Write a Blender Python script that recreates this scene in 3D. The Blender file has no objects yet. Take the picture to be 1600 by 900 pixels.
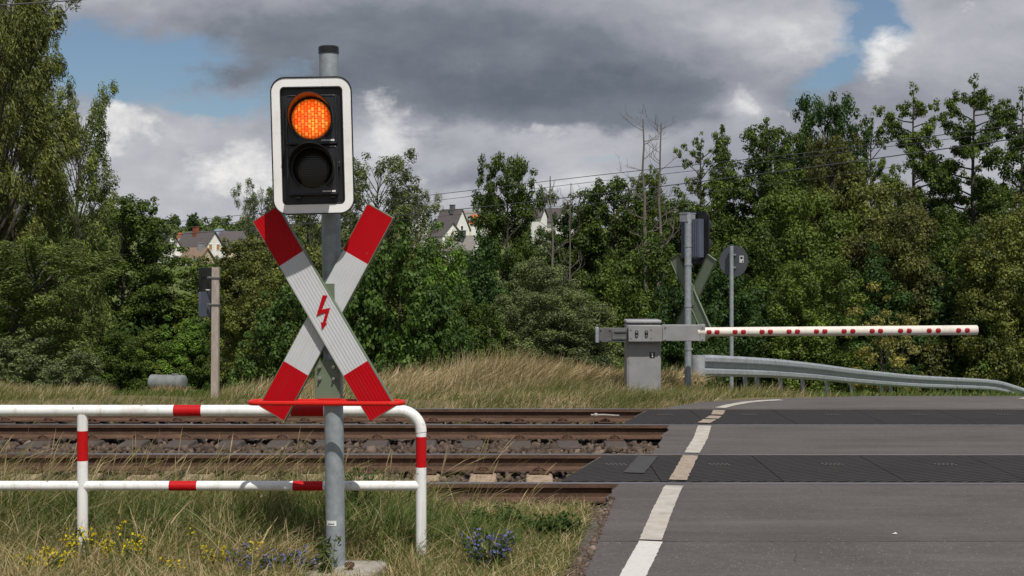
import bpy, math, random
import numpy as np
from mathutils import Vector, Matrix
R = math.radians
scene = bpy.context.scene
C = scene.collection
F = 2250.0      # focal length in photo pixels
HY = 412.0      # horizon row
EYE = 1.6

def at(px, py, D):
    """world point seen at photo pixel (px,py) at distance D"""
    return Vector(((px - 800) / F * D, D, EYE + (HY - py) / F * D))

def smooth(a, b, t):
    t = np.clip((t - a) / (b - a), 0, 1)
    return t * t * (3 - 2 * t)

def road_left(y):
    y = np.asarray(y, float)
    return np.interp(y, [-5, 7.4, 10.2, 12.2, 14.06, 15.86, 16.3, 16.7, 17.1, 19, 24, 40],
                     [-1.2, .34, .72, 1.14, 1.5, 1.62, 1.93, 2.25, 3.0, 5.2, 9.0, 20.])

def ground_z(x, y):
    x = np.asarray(x, float); y = np.asarray(y, float)
    z = np.zeros(np.broadcast(x, y).shape)
    bed = smooth(9.35, 9.95, y) * (1 - smooth(16.3, 16.9, y))
    z = z - .20 * bed
    slope = np.interp(y, [0, 17, 18.5, 57, 70, 150, 220, 300, 420, 520, 2000],
                      [0, 0, -.11, -4.0, -4.2, -4.2, -2.0, 3.0, 12.0, 14.0, 14.0])
    z = z + slope
    z = z + .035 * np.sin(x * 1.7 + y * .9) * np.sin(y * 1.3 - x * .6) * (1 - bed) * smooth(20, 18, np.abs(x) * 0 + 0 * y + 19)
    far = smooth(25, 60, y)
    z = z + far * .25 * np.sin(x * .09 + 1.3) * np.sin(y * .07)
    # keep the soil below the asphalt
    inroad = smooth(.05, .25, x - road_left(y))
    z = z - inroad * .10 * (1 - bed) * (1 - smooth(24, 40, y))
    return z

def gz(x, y):
    return float(ground_z(np.array([x]), np.array([y]))[0])

# ------------------------------------------------------------------ tagging
def tag(o, label=None, cat=None, group=None, kind=None):
    if label: o['label'] = label
    if cat: o['category'] = cat
    if group: o['group'] = group
    if kind: o['kind'] = kind
    return o

def thing(name, label, cat, loc=(0, 0, 0), rot=(0, 0, 0), group=None):
    o = bpy.data.objects.new(name, None)
    o.empty_display_size = .2
    C.objects.link(o)
    o.location = loc; o.rotation_euler = rot
    return tag(o, label, cat, group)

def link(name, me, parent=None, mats=()):
    o = bpy.data.objects.new(name, me)
    C.objects.link(o)
    for m in mats:
        me.materials.append(m)
    if parent is not None:
        o.parent = parent
    return o

# ------------------------------------------------------------------ materials
def newmat(name):
    m = bpy.data.materials.new(name); m.use_nodes = True
    nt = m.node_tree; nt.nodes.clear()
    return m, nt

def N(nt, t, **k):
    n = nt.nodes.new(t)
    for a, b in k.items():
        setattr(n, a, b)
    return n

def ramp(nt, fac, stops):
    r = N(nt, 'ShaderNodeValToRGB')
    e = r.color_ramp.elements
    while len(e) < len(stops): e.new(.5)
    for i, (p, c) in enumerate(stops):
        e[i].position = p
        e[i].color = (c, c, c, 1) if isinstance(c, (int, float)) else (*c, 1)
    nt.links.new(fac, r.inputs[0])
    return r.outputs[0]

def noise(nt, scale, detail=6, rough=.6, vec=None, dist=0):
    n = N(nt, 'ShaderNodeTexNoise')
    n.inputs['Scale'].default_value = scale; n.inputs['Detail'].default_value = detail
    n.inputs['Roughness'].default_value = rough; n.inputs['Distortion'].default_value = dist
    if vec is not None: nt.links.new(vec, n.inputs['Vector'])
    return n.outputs['Fac']

def coords(nt, kind='Object', scale=None):
    t = N(nt, 'ShaderNodeTexCoord').outputs[kind]
    if scale:
        m = N(nt, 'ShaderNodeMapping'); m.inputs['Scale'].default_value = scale
        nt.links.new(t, m.inputs['Vector']); t = m.outputs[0]
    return t

def mixc(nt, fac, a, b, mode='MIX'):
    m = N(nt, 'ShaderNodeMix', data_type='RGBA', blend_type=mode)
    for s, v in ((0, fac), (6, a), (7, b)):
        if hasattr(v, 'is_output'): nt.links.new(v, m.inputs[s])
        elif s == 0: m.inputs[0].default_value = v
        else: m.inputs[s].default_value = (*v, 1)
    return m.outputs[2]

def mth(nt, op, a, b=None, clamp=False):
    m = N(nt, 'ShaderNodeMath', operation=op, use_clamp=clamp)
    for i, v in enumerate((a, b)):
        if v is None: continue
        if hasattr(v, 'is_output'): nt.links.new(v, m.inputs[i])
        else: m.inputs[i].default_value = v
    return m.outputs[0]

def bsdf(nt, color, rough=.6, metal=0, spec=.5, normal=None):
    b = N(nt, 'ShaderNodeBsdfPrincipled')
    o = N(nt, 'ShaderNodeOutputMaterial')
    for k, v in (('Base Color', color), ('Roughness', rough), ('Metallic', metal), ('Specular IOR Level', spec)):
        if hasattr(v, 'is_output'): nt.links.new(v, b.inputs[k])
        elif k == 'Base Color': b.inputs[k].default_value = (*v, 1)
        else: b.inputs[k].default_value = v
    if normal is not None: nt.links.new(normal, b.inputs['Normal'])
    nt.links.new(b.outputs[0], o.inputs[0])
    return b

def bump(nt, h, strength=.3, dist=.01):
    b = N(nt, 'ShaderNodeBump')
    b.inputs['Strength'].default_value = strength; b.inputs['Distance'].default_value = dist
    nt.links.new(h, b.inputs['Height'])
    return b.outputs[0]

def simple(name, c, rough=.5, metal=0, var=.25, scale=8, spec=.5, dirt=None, dirt_amt=.5, dirt_scale=3, bmp=0, stretch=None):
    """painted / metal / stone surface with mottling and dirt"""
    m, nt = newmat(name)
    v = coords(nt, 'Object', stretch)
    n = noise(nt, scale, 8, .65, v)
    lo = tuple(x * (1 - var) for x in c); hi = tuple(min(1, x * (1 + var)) for x in c)
    col = ramp(nt, n, [(.3, lo), (.7, hi)])
    if dirt:
        n2 = noise(nt, dirt_scale, 10, .7, v, .4)
        col = mixc(nt, mth(nt, 'MULTIPLY', ramp(nt, n2, [(.5, 0.), (.72, 1.)]), dirt_amt), col, dirt)
    rr = ramp(nt, n, [(.3, max(0, rough - .1)), (.7, min(1, rough + .1))])
    nm = bump(nt, n, bmp, .004) if bmp else None
    bsdf(nt, col, rr, metal, spec, nm)
    return m

M = {}
M['galv'] = simple('galvanised_steel', (.30, .335, .36), .5, .25, .2, 22, dirt=(.16, .15, .13), dirt_amt=.35, dirt_scale=5)
M['galv_dark'] = simple('weathered_galvanised_steel', (.37, .40, .43), .5, .25, .22, 9, dirt=(.18, .16, .13), dirt_amt=.4)
M['cabinet'] = simple('grey_cabinet_paint', (.27, .27, .275), .45, 0, .12, 5, dirt=(.17, .14, .10), dirt_amt=.55, dirt_scale=4)
M['cabinet_dark'] = simple('dark_grey_iron', (.11, .115, .12), .5, 0, .2, 8, dirt=(.12, .08, .05), dirt_amt=.3)
M['white'] = simple('white_paint', (.83, .83, .82), .4, 0, .03, 6, dirt=(.55, .51, .44), dirt_amt=.35, dirt_scale=9)
M['red'] = simple('red_paint', (.50, .005, .008), .42, 0, .12, 6, spec=.2, dirt=(.28, .02, .02), dirt_amt=.4)
M['bar_red'] = simple('bright_red_tube_paint', (.60, .018, .012), .38, 0, .08, 8, spec=.25)
M['sign_white'] = simple('retroreflective_white', (.56, .575, .59), .5, 0, .06, 5, dirt=(.42, .42, .40), dirt_amt=.35, dirt_scale=7)
M['sign_red'] = simple('retroreflective_red', (.45, .003, .008), .5, 0, .08, 6, spec=.15)
M['green_back'] = simple('grey_green_sign_back', (.14, .18, .12), .5, 0, .12, 6, dirt=(.09, .09, .06), dirt_amt=.4)
M['black'] = simple('black_plastic', (.012, .012, .014), .38, 0, .25, 8)
M['black_gloss'] = simple('black_housing', (.016, .017, .021), .3, 0, .2, 8, dirt=(.045, .045, .045), dirt_amt=.4)
M['grey_sign'] = simple('grey_sign_back', (.095, .105, .12), .5, .1, .1, 5)
M['slate'] = simple('blue_grey_panel', (.085, .10, .135), .5, 0, .1, 5)
M['concrete'] = simple('weathered_concrete', (.33, .30, .26), .85, 0, .22, 14, dirt=(.14, .11, .08), dirt_amt=.6, dirt_scale=6, bmp=.4)
M['post_concrete'] = simple('old_concrete_post', (.36, .31, .26), .85, 0, .22, 9, dirt=(.17, .14, .11), dirt_amt=.7, bmp=.4, stretch=(4, 4, 1))
M['boom'] = simple('cream_white_boom_paint', (.74, .70, .63), .45, 0, .06, 5, dirt=(.5, .42, .33), dirt_amt=.4)
M['reflector'] = simple('dark_red_reflector', (.33, .012, .018), .3, 0, .12, 20)
M['steel'] = simple('bare_steel', (.55, .55, .53), .3, .9, .1, 20)
M['house_white'] = simple('white_render', (.85, .83, .80), .85, 0, .04, .5)
M['house_cream'] = simple('cream_render', (.70, .60, .45), .85, 0, .05, .5)
M['house_yellow'] = simple('pale_yellow_render', (.66, .56, .30), .85, 0, .05, .5)
M['roof_slate'] = simple('dark_grey_roof_tiles', (.095, .082, .082), .8, 0, .2, 2)
M['roof_grey'] = simple('pale_grey_roof', (.23, .21, .195), .8, 0, .2, 1.5)
M['roof_brown'] = simple('brown_roof_tiles', (.20, .135, .095), .8, 0, .2, 1.5)
M['roof_orange'] = simple('orange_roof_tiles', (.48, .11, .03), .8, 0, .2, 1.5)
M['roof_red'] = simple('faded_red_roof_tiles', (.30, .10, .05), .8, 0, .2, 1.5)
M['roof_blue'] = simple('blue_grey_sheet_roof', (.19, .24, .30), .5, 0, .1, 1.5)
M['window'] = simple('dark_window_glass', (.025, .03, .04), .12, 0, .1, 3)
M['shutter'] = simple('brown_shutter', (.45, .24, .10), .7, 0, .1, 3)
M['brick'] = simple('red_chimney_brick', (.25, .07, .04), .85, 0, .2, 4)
M['wire'] = simple('dark_wire', (.10, .10, .11), .5, .3, .1, 2)
M['tank'] = simple('grey_tank_steel', (.20, .215, .22), .6, .1, .2, 3, dirt=(.15, .105, .08), dirt_amt=.7, dirt_scale=2)
M['rust_brush'] = simple('dry_brush', (.20, .13, .075), .9, 0, .3, 6)
M['paper'] = simple('white_scrap', (.8, .8, .78), .8, 0, .03, 10)
M['label_white'] = simple('white_label', (.75, .75, .73), .5, 0, .05, 30)

def painted(name, c, chips, rough=.42, spec=.35, run=(.4, .35, .28), runs=.5):
    m, nt = newmat(name)
    co = coords(nt)
    n = noise(nt, 7, 8, .65, co); base = ramp(nt, n, [(.3, tuple(x * .93 for x in c)), (.7, tuple(min(1, x * 1.04) for x in c))])
    sv = coords(nt, 'Object', (26, 26, 1.6)); s = noise(nt, 1, 6, .6, sv)
    base = mixc(nt, mth(nt, 'MULTIPLY', ramp(nt, s, [(.52, 0.), (.72, 1.)]), runs), base, run)
    n2 = noise(nt, 5, 10, .7, co, .3)
    base = mixc(nt, mth(nt, 'MULTIPLY', ramp(nt, n2, [(.54, 0.), (.70, 1.)]), runs * .9), base, run)
    n3 = noise(nt, 34, 5, .6, co)
    base = mixc(nt, mth(nt, 'MULTIPLY', ramp(nt, n3, [(.66, 0.), (.68, 1.)]), ramp(nt, n2, [(.45, 0.), (.55, 1.)])), base, chips)
    bsdf(nt, base, ramp(nt, n, [(.3, rough - .1), (.7, rough + .12)]), 0, spec)
    return m
M['tube_white'] = painted('scuffed_white_tube_paint', (.82, .82, .81), (.17, .09, .05))
M['tube_red'] = painted('scuffed_red_tube_paint', (.50, .006, .009), (.17, .06, .04), .45, .2, (.30, .03, .03), .4)
M['sign_white'] = painted('faded_reflective_white', (.565, .58, .60), (.40, .40, .39), .5, .4, (.42, .42, .40), .28)
M['sign_red'] = painted('faded_reflective_red', (.45, .003, .008), (.30, .05, .05), .5, .15, (.33, .012, .016), .5)
M['boom'] = painted('worn_cream_boom_paint', (.72, .67, .60), (.35, .30, .25), .5, .3, (.48, .40, .31), .45)
def mat_red_lens():
    m, nt = newmat('lit_red_led_lens')
    co = N(nt, 'ShaderNodeTexCoord').outputs['Object']
    sp = N(nt, 'ShaderNodeSeparateXYZ'); nt.links.new(co, sp.inputs[0])
    bk = N(nt, 'ShaderNodeTexBrick')
    cx = N(nt, 'ShaderNodeCombineXYZ')
    nt.links.new(sp.outputs[0], cx.inputs[0]); nt.links.new(sp.outputs[2], cx.inputs[1])
    mp = N(nt, 'ShaderNodeMapping'); mp.inputs['Rotation'].default_value = (0, 0, R(90)); mp.inputs['Scale'].default_value = (1, 1, 1)
    nt.links.new(cx.outputs[0], mp.inputs[0])
    bk.inputs['Scale'].default_value = 1.
    bk.inputs['Brick Width'].default_value = .025; bk.inputs['Row Height'].default_value = .0175
    bk.inputs['Mortar Size'].default_value = .0030; bk.inputs['Mortar Smooth'].default_value = .5
    bk.inputs['Color1'].default_value = (1.0, .46, .05, 1); bk.inputs['Color2'].default_value = (1.0, .12, .008, 1)
    bk.inputs['Mortar'].default_value = (.78, .012, .002, 1)
    nt.links.new(mp.outputs[0], bk.inputs[0])
    nn = noise(nt, 60, 3, .5, co)
    col = mixc(nt, ramp(nt, nn, [(.45, 0.), (.65, .8)]), bk.outputs[0], (1., .09, .006))
    # brighter middle of the lamp
    r2 = mth(nt, 'SQRT', mth(nt, 'ADD', mth(nt, 'MULTIPLY', sp.outputs[0], sp.outputs[0]), mth(nt, 'MULTIPLY', sp.outputs[2], sp.outputs[2])))
    edge = ramp(nt, mth(nt, 'MULTIPLY', r2, 10), [(.66, 1.), (.90, .65), (1., .22)])
    b = bsdf(nt, (.1, .005, .003), .25)
    nt.links.new(col, b.inputs['Emission Color'])
    nt.links.new(mth(nt, 'MULTIPLY', edge, 1.15), b.inputs['Emission Strength'])
    return m
M['lens_lit'] = mat_red_lens()

def mat_dark_lens():
    m, nt = newmat('dark_unlit_lens')
    co = N(nt, 'ShaderNodeTexCoord').outputs['Object']
    w = N(nt, 'ShaderNodeTexWave', wave_type='BANDS', bands_direction='Z'); w.inputs['Scale'].default_value = 28
    nt.links.new(co, w.inputs[0])
    w2 = N(nt, 'ShaderNodeTexWave', wave_type='BANDS', bands_direction='X'); w2.inputs['Scale'].default_value = 28
    nt.links.new(co, w2.inputs[0])
    h = mth(nt, 'ADD', w.outputs['Fac'], w2.outputs['Fac'])
    bsdf(nt, (.014, .014, .013), .22, 0, .5, bump(nt, h, .12, .002))
    return m
M['lens_dark'] = mat_dark_lens()

def mat_asphalt(name, c, coarse):
    m, nt = newmat(name)
    co = coords(nt)
    n1 = noise(nt, 85, 4, .75, co); n2 = noise(nt, .9, 8, .65, co, .6); n3 = noise(nt, 22, 6, .7, co)
    st = N(nt, 'ShaderNodeMapping'); st.inputs['Scale'].default_value = (.35, 3.2, 1); nt.links.new(co, st.inputs[0])
    n4 = noise(nt, 1.4, 8, .65, st.outputs[0], .4)
    base = ramp(nt, n2, [(.3, tuple(x * .78 for x in c)), (.7, tuple(x * 1.2 for x in c))])
    base = mixc(nt, ramp(nt, n4, [(.35, 0.), (.7, .55)]), base, tuple(x * .68 for x in c))
    base = mixc(nt, 1, base, ramp(nt, n3, [(.3, .8), (.7, 1.15)]), 'MULTIPLY')
    base = mixc(nt, 1, base, ramp(nt, n1, [(.25, .6), (.75, 1.35)]), 'MULTIPLY')
    v = N(nt, 'ShaderNodeTexVoronoi'); v.inputs['Scale'].default_value = 60; nt.links.new(co, v.inputs[0])
    sep = N(nt, 'ShaderNodeSeparateColor'); nt.links.new(v.outputs['Color'], sep.inputs[0])
    chip = mth(nt, 'MULTIPLY', mth(nt, 'GREATER_THAN', sep.outputs[0], .965 - .03 * coarse), mth(nt, 'LESS_THAN', v.outputs['Distance'], .30))
    base = mixc(nt, mth(nt, 'MULTIPLY', chip, .35 + .35 * coarse), base, (.34, .31, .28))
    # hairline cracks, oil spots and polished patches worn into the surface
    wv = N(nt, 'ShaderNodeTexNoise'); wv.inputs['Scale'].default_value = 3; nt.links.new(co, wv.inputs['Vector'])
    wm = mixc(nt, .12, co, wv.outputs['Color'])
    vc = N(nt, 'ShaderNodeTexVoronoi', feature='DISTANCE_TO_EDGE'); vc.inputs['Scale'].default_value = .62; nt.links.new(wm, vc.inputs[0])
    crack = mth(nt, 'MULTIPLY', mth(nt, 'LESS_THAN', vc.outputs['Distance'], .0035), ramp(nt, noise(nt, 1.1, 4, .5, co), [(.52, 0.), (.60, .40)]))
    base = mixc(nt, crack, base, (.025, .022, .02))
    spot = ramp(nt, noise(nt, 2.6, 5, .55, co, .3), [(.62, 0.), (.74, .5)])
    base = mixc(nt, spot, base, tuple(x * .55 for x in c))
    pale = ramp(nt, noise(nt, .55, 7, .6, st.outputs[0], .8), [(.5, 0.), (.72, .45)])
    base = mixc(nt, pale, base, tuple(x * 1.5 for x in c))
    hgt = mth(nt, 'ADD', n1, mth(nt, 'MULTIPLY', n3, .5))
    bsdf(nt, base, .88, 0, .35, bump(nt, hgt, .35 + .3 * coarse, .004))
    return m
M['asphalt'] = mat_asphalt('asphalt', (.100, .0875, .0845), 0.3)
M['asphalt_old'] = mat_asphalt('coarse_asphalt', (.106, .094, .090), 1.)
M['asphalt_far'] = mat_asphalt('pale_asphalt', (.112, .101, .093), 0.)

def mat_marking():
    m, nt = newmat('worn_road_paint')
    co = coords(nt)
    n = noise(nt, 7, 10, .75, co, .3); n2 = noise(nt, 150, 4, .7, co); n3 = noise(nt, 1.3, 3, .5, co)
    k = mth(nt, 'ADD', mth(nt, 'MULTIPLY', n, .7), mth(nt, 'MULTIPLY', n2, .3))
    c = ramp(nt, k, [(.34, (.17, .155, .14)), (.44, (.40, .37, .33)), (.62, (.52, .485, .435))])
    c = mixc(nt, ramp(nt, n3, [(.5, 0.), (.7, .35)]), c, (.46, .38, .30))
    bsdf(nt, c, .8, 0, .3, bump(nt, n2, .3, .003))
    return m
M['marking'] = mat_marking()
M['marking_fresh'] = simple('fresh_road_paint', (.58, .56, .525), .75, 0, .08, 40, dirt=(.45, .42, .39), dirt_amt=.5, dirt_scale=12, bmp=.3)
M['marking_tan'] = simple('dirty_tan_marking', (.33, .27, .21), .85, 0, .25, 25, dirt=(.12, .09, .07), dirt_amt=.8, dirt_scale=14)
M['marking_ghost'] = simple('scuffed_grey_patch', (.046, .045, .045), .8, 0, .3, 12)

def mat_panel():
    m, nt = newmat('rubber_crossing_panel')
    co = coords(nt)
    def bands(rot, s, d='X'):
        mp = N(nt, 'ShaderNodeMapping'); mp.inputs['Rotation'].default_value = (0, 0, R(rot)); nt.links.new(co, mp.inputs[0])
        w = N(nt, 'ShaderNodeTexWave', wave_type='BANDS', bands_direction='X'); w.inputs['Scale'].default_value = s
        nt.links.new(mp.outputs[0], w.inputs[0]); return w.outputs['Fac']
    h = mth(nt, 'MAXIMUM', bands(60, 5.2), mth(nt, 'MULTIPLY', bands(-60, 5.2), .55))
    n = noise(nt, 2.2, 8, .7, co); n2 = noise(nt, 60, 4, .7, co)
    c = ramp(nt, n, [(.3, (.014, .014, .016)), (.7, (.026, .025, .026))])
    c = mixc(nt, ramp(nt, h, [(.45, 0.), (.9, .75)]), c, (.066, .060, .057))
    c = mixc(nt, ramp(nt, n2, [(.55, 0.), (.8, .3)]), c, (.10, .09, .08))
    bsdf(nt, c, .85, 0, .12, bump(nt, h, .6, .006))
    return m
M['panel'] = mat_panel()
M['panel_mark'] = simple('pale_stamp', (.062, .060, .058), .8, 0, .3, 60)

def mat_rail():
    m, nt = newmat('rusty_rail')
    co = coords(nt, 'Object', (.25, 1, 1))
    n = noise(nt, 16, 8, .7, co)
    co2 = coords(nt, 'Object'); n2 = noise(nt, 45, 5, .7, co2)
    c = ramp(nt, n, [(.25, (.050, .030, .021)), (.55, (.108, .062, .041)), (.8, (.18, .108, .073))])
    c = mixc(nt, 1, c, ramp(nt, n2, [(.3, .7), (.7, 1.2)]), 'MULTIPLY')
    bsdf(nt, c, .85, 0, .3, bump(nt, n2, .4, .003))
    return m
M['rail'] = mat_rail()
M['rail_top'] = simple('polished_rail_head', (.30, .30, .32), .32, .85, .12, 3, dirt=(.16, .10, .07), dirt_amt=.3, stretch=(.2, 3, 1))
M['sleeper'] = simple('dusty_concrete_sleeper', (.34, .25, .175), .9, 0, .22, 10, dirt=(.10, .072, .055), dirt_amt=.85, dirt_scale=7, bmp=.5)
M['sleeper_dark'] = simple('dark_dusty_sleeper', (.072, .057, .049), .9, 0, .3, 10, dirt=(.035, .028, .025), dirt_amt=.5, dirt_scale=5, bmp=.4)
M['clip'] = simple('rusty_fastening', (.10, .055, .036), .8, .1, .3, 30)

def mat_attr(name, stops, rough=.8, transl=.0, objcol=False, spec=.25):
    """foliage / blades / stones: colour from the per-element 'tint' attribute"""
    m, nt = newmat(name)
    at_ = N(nt, 'ShaderNodeAttribute', attribute_name='tint')
    col = ramp(nt, at_.outputs['Fac'], stops)
    if objcol:
        oi = N(nt, 'ShaderNodeObjectInfo')
        col = mixc(nt, 1, col, oi.outputs['Color'], 'MULTIPLY')
    b = bsdf(nt, col, rough, 0, spec)
    if transl:
        t = N(nt, 'ShaderNodeBsdfTranslucent'); nt.links.new(mixc(nt, 1, col, (1.15, 1.15, .7), 'MULTIPLY'), t.inputs[0])
        mx = N(nt, 'ShaderNodeMixShader'); mx.inputs[0].default_value = transl
        out = [n for n in nt.nodes if n.type == 'OUTPUT_MATERIAL'][0]
        nt.links.new(b.outputs[0], mx.inputs[1]); nt.links.new(t.outputs[0], mx.inputs[2]); nt.links.new(mx.outputs[0], out.inputs[0])
    return m
M['leaf'] = mat_attr('leaves', [(0, (.45, .52, .45)), (.5, (1.3, 1.28, 1.05)), (1, (2.7, 2.6, 1.6))], .55, .27, True, .25)
M['verge'] = mat_attr('verge_grass_blades', [(0, (.035, .070, .014)), (.3, (.088, .140, .028)), (.5, (.165, .180, .052)), (.72, (.34, .265, .13)), (1, (.56, .45, .27))], .65, .3)
M['dry'] = mat_attr('dry_grass_blades', [(0, (.07, .115, .026)), (.3, (.19, .19, .06)), (.5, (.30, .225, .115)), (.72, (.46, .345, .205)), (1, (.64, .52, .36))], .7, .3)
M['ballast'] = mat_attr('ballast_stones', [(0, (.036, .025, .019)), (.5, (.098, .069, .052)), (.85, (.165, .122, .094)), (1, (.26, .20, .16))], .85)
M['bark'] = simple('bark', (.06, .05, .04), .9, 0, .3, 6, bmp=.5, stretch=(3, 3, .7))
M['deadwood'] = simple('bare_dead_wood', (.145, .125, .108), .9, 0, .25, 5, stretch=(3, 3, .7))
M['petal_blue'] = mat_attr('violet_blue_petals', [(0, (.11, .11, .30)), (1, (.25, .25, .52))], .6, .2)
M['petal_yellow'] = mat_attr('yellow_petals', [(0, (.55, .42, .01)), (1, (.80, .68, .03))], .6, .2)
M['herb'] = mat_attr('herb_leaves', [(0, (.035, .065, .018)), (.5, (.075, .12, .028)), (1, (.16, .20, .05))], .6, .25)

def mat_ground():
    m, nt = newmat('soil_and_meadow')
    co = coords(nt)
    sp = N(nt, 'ShaderNodeSeparateXYZ'); nt.links.new(co, sp.inputs[0])
    n = noise(nt, 3.5, 10, .7, co); n2 = noise(nt, .12, 8, .6, co); n3 = noise(nt, 40, 6, .7, co)
    soil = ramp(nt, n, [(.3, (.085, .075, .038)), (.6, (.19, .155, .082)), (.8, (.28, .225, .125))])
    mead = ramp(nt, n2, [(.3, (.075, .11, .03)), (.55, (.115, .145, .042)), (.75, (.17, .165, .065))])
    mead = mixc(nt, 1, mead, ramp(nt, n3, [(.3, .7), (.7, 1.2)]), 'MULTIPLY')
    stone = ramp(nt, n3, [(.3, (.026, .021, .019)), (.7, (.07, .056, .048))])
    y = mth(nt, 'ADD', sp.outputs[1], mth(nt, 'MULTIPLY', n, .5))
    a = mth(nt, 'MULTIPLY', mth(nt, 'GREATER_THAN', y, 9.95), mth(nt, 'LESS_THAN', y, 16.8))
    c = mixc(nt, ramp(nt, mth(nt, 'MULTIPLY', sp.outputs[1], .01), [(.24, 0.), (.34, 1.)]), soil, mead)
    c = mixc(nt, a, c, stone)
    bsdf(nt, c, .95, 0, .15, bump(nt, n3, .5, .02))
    return m
M['ground'] = mat_ground()

# ------------------------------------------------------------------ mesh building
class MB:
    def __init__(s): s.v = []; s.f = []; s.m = []
    def add(s, verts, faces, mi=0):
        o = len(s.v); s.v += [tuple(p) for p in verts]
        for f in faces: s.f.append([o + i for i in f]); s.m.append(mi)
        return s
    def box(s, c, d, rot=None, mi=0):
        x, y, z = d[0] / 2, d[1] / 2, d[2] / 2
        p = [Vector((a * x, b * y, e * z)) for e in (-1, 1) for b in (-1, 1) for a in (-1, 1)]
        if rot is not None: p = [rot @ q for q in p]
        p = [q + Vector(c) for q in p]
        return s.add(p, [(0, 2, 3, 1), (4, 5, 7, 6), (0, 1, 5, 4), (2, 6, 7, 3), (0, 4, 6, 2), (1, 3, 7, 5)], mi)
    def tube(s, pts, r, n=12, caps=True, mi=0, mis=None):
        pts = [Vector(p) for p in pts]; k = len(pts)
        rs = r if isinstance(r, (list, tuple)) else [r] * k
        t0 = (pts[1] - pts[0]).normalized()
        a = Vector((0, 0, 1)) if abs(t0.z) < .9 else Vector((1, 0, 0))
        u = t0.cross(a).normalized(); vs = []
        for i in range(k):
            t = (pts[min(i + 1, k - 1)] - pts[max(i - 1, 0)]).normalized()
            u = (u - t * u.dot(t)).normalized(); w = t.cross(u)
            for j in range(n):
                an = 2 * math.pi * j / n
                vs.append(pts[i] + (u * math.cos(an) + w * math.sin(an)) * rs[i])
        for i in range(k - 1):
            fs = [(i * n + j, i * n + (j + 1) % n, (i + 1) * n + (j + 1) % n, (i + 1) * n + j) for j in range(n)]
            base = len(s.v) if i == 0 else base
            if i == 0: s.v += [tuple(p) for p in vs]
            for f in fs: s.f.append([base + q for q in f]); s.m.append(mis[i] if mis else mi)
        if caps:
            s.f.append([base + j for j in range(n)][::-1]); s.m.append(mis[0] if mis else mi)
            s.f.append([base + (k - 1) * n + j for j in range(n)]); s.m.append(mis[-1] if mis else mi)
        return s
    def prism(s, poly, y0, y1, mi=0, side=None):
        """polygon in XZ extruded along y"""
        n = len(poly)
        v = [(x, y0, z) for x, z in poly] + [(x, y1, z) for x, z in poly]
        s.add(v, [list(range(n)), list(range(2 * n - 1, n - 1, -1))], mi)
        o = len(s.v) - 2 * n
        for i in range(n):
            j = (i + 1) % n
            s.f.append([o + i, o + n + i, o + n + j, o + j]); s.m.append(mi if side is None else side)
        return s
    def ring(s, outer, inner, y0, y1, mi=0, side=None):
        """flat frame between two polygons with the same count, extruded along y"""
        n = len(outer); o = len(s.v)
        for y in (y0, y1):
            s.v += [(x, y, z) for x, z in outer]; s.v += [(x, y, z) for x, z in inner]
        sd = mi if side is None else side
        for i in range(n):
            j = (i + 1) % n
            s.f += [[o + i, o + j, o + n + j, o + n + i], [o + 2 * n + i, o + 3 * n + i, o + 3 * n + j, o + 2 * n + j],
                    [o + i, o + 2 * n + i, o + 2 * n + j, o + j], [o + n + i, o + n + j, o + 3 * n + j, o + 3 * n + i]]
            s.m += [mi, sd, sd, sd]
        return s
    def disc(s, c, r, n=32, axis='y', mi=0, thick=.004):
        c = Vector(c); d = Vector((0, thick / 2, 0)) if axis == 'y' else Vector((0, 0, thick / 2))
        return s.tube([c - d, c + d], r, n, True, mi)
    def mesh(s, name, sharp=35):
        me = bpy.data.meshes.new(name); me.from_pydata(s.v, [], s.f)
        me.polygons.foreach_set('material_index', s.m)
        me.shade_smooth(); me.set_sharp_from_angle(angle=R(sharp)); me.update()
        return me
    def build(s, name, mats, parent=None, bevel=0, sharp=35, segs=2):
        import bmesh
        me = s.mesh(name, sharp)
        bm = bmesh.new(); bm.from_mesh(me); bmesh.ops.recalc_face_normals(bm, faces=bm.faces); bm.to_mesh(me); bm.free()
        mats = mats if isinstance(mats, (list, tuple)) else [mats]
        o = link(name, me, parent, mats)
        if bevel:
            b = o.modifiers.new('bevel', 'BEVEL'); b.width = bevel; b.segments = segs; b.limit_method = 'ANGLE'; b.angle_limit = R(40)
            b.harden_normals = False
        return o

def rrect(w, h, r, n=8, cx=0, cz=0):
    p = []
    for k, (sx, sz) in enumerate(((1, 1), (-1, 1), (-1, -1), (1, -1))):
        for i in range(n + 1):
            a = math.pi / 2 * (k + i / n)
            p.append((cx + sx * (w / 2 - r) + r * math.cos(a), cz + sz * (h / 2 - r) + r * math.sin(a)))
    return p

def np_mesh(name, verts, quads, tint=None, tris=None, dom='FACE'):
    me = bpy.data.meshes.new(name)
    verts = np.ascontiguousarray(verts, np.float32)
    nq = len(quads); ntri = 0 if tris is None else len(tris)
    me.vertices.add(len(verts)); me.vertices.foreach_set('co', verts.ravel())
    loops = quads.ravel() if ntri == 0 else np.concatenate([quads.ravel(), tris.ravel()])
    me.loops.add(len(loops)); me.loops.foreach_set('vertex_index', loops.astype(np.int32))
    me.polygons.add(nq + ntri)
    starts = np.concatenate([np.arange(nq) * 4, nq * 4 + np.arange(ntri) * 3]).astype(np.int32)
    me.polygons.foreach_set('loop_start', starts)
    if tint is not None:
        a = me.attributes.new('tint', 'FLOAT', dom); a.data.foreach_set('value', np.ascontiguousarray(tint, np.float32))
    me.update(calc_edges=True)
    return me
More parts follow.
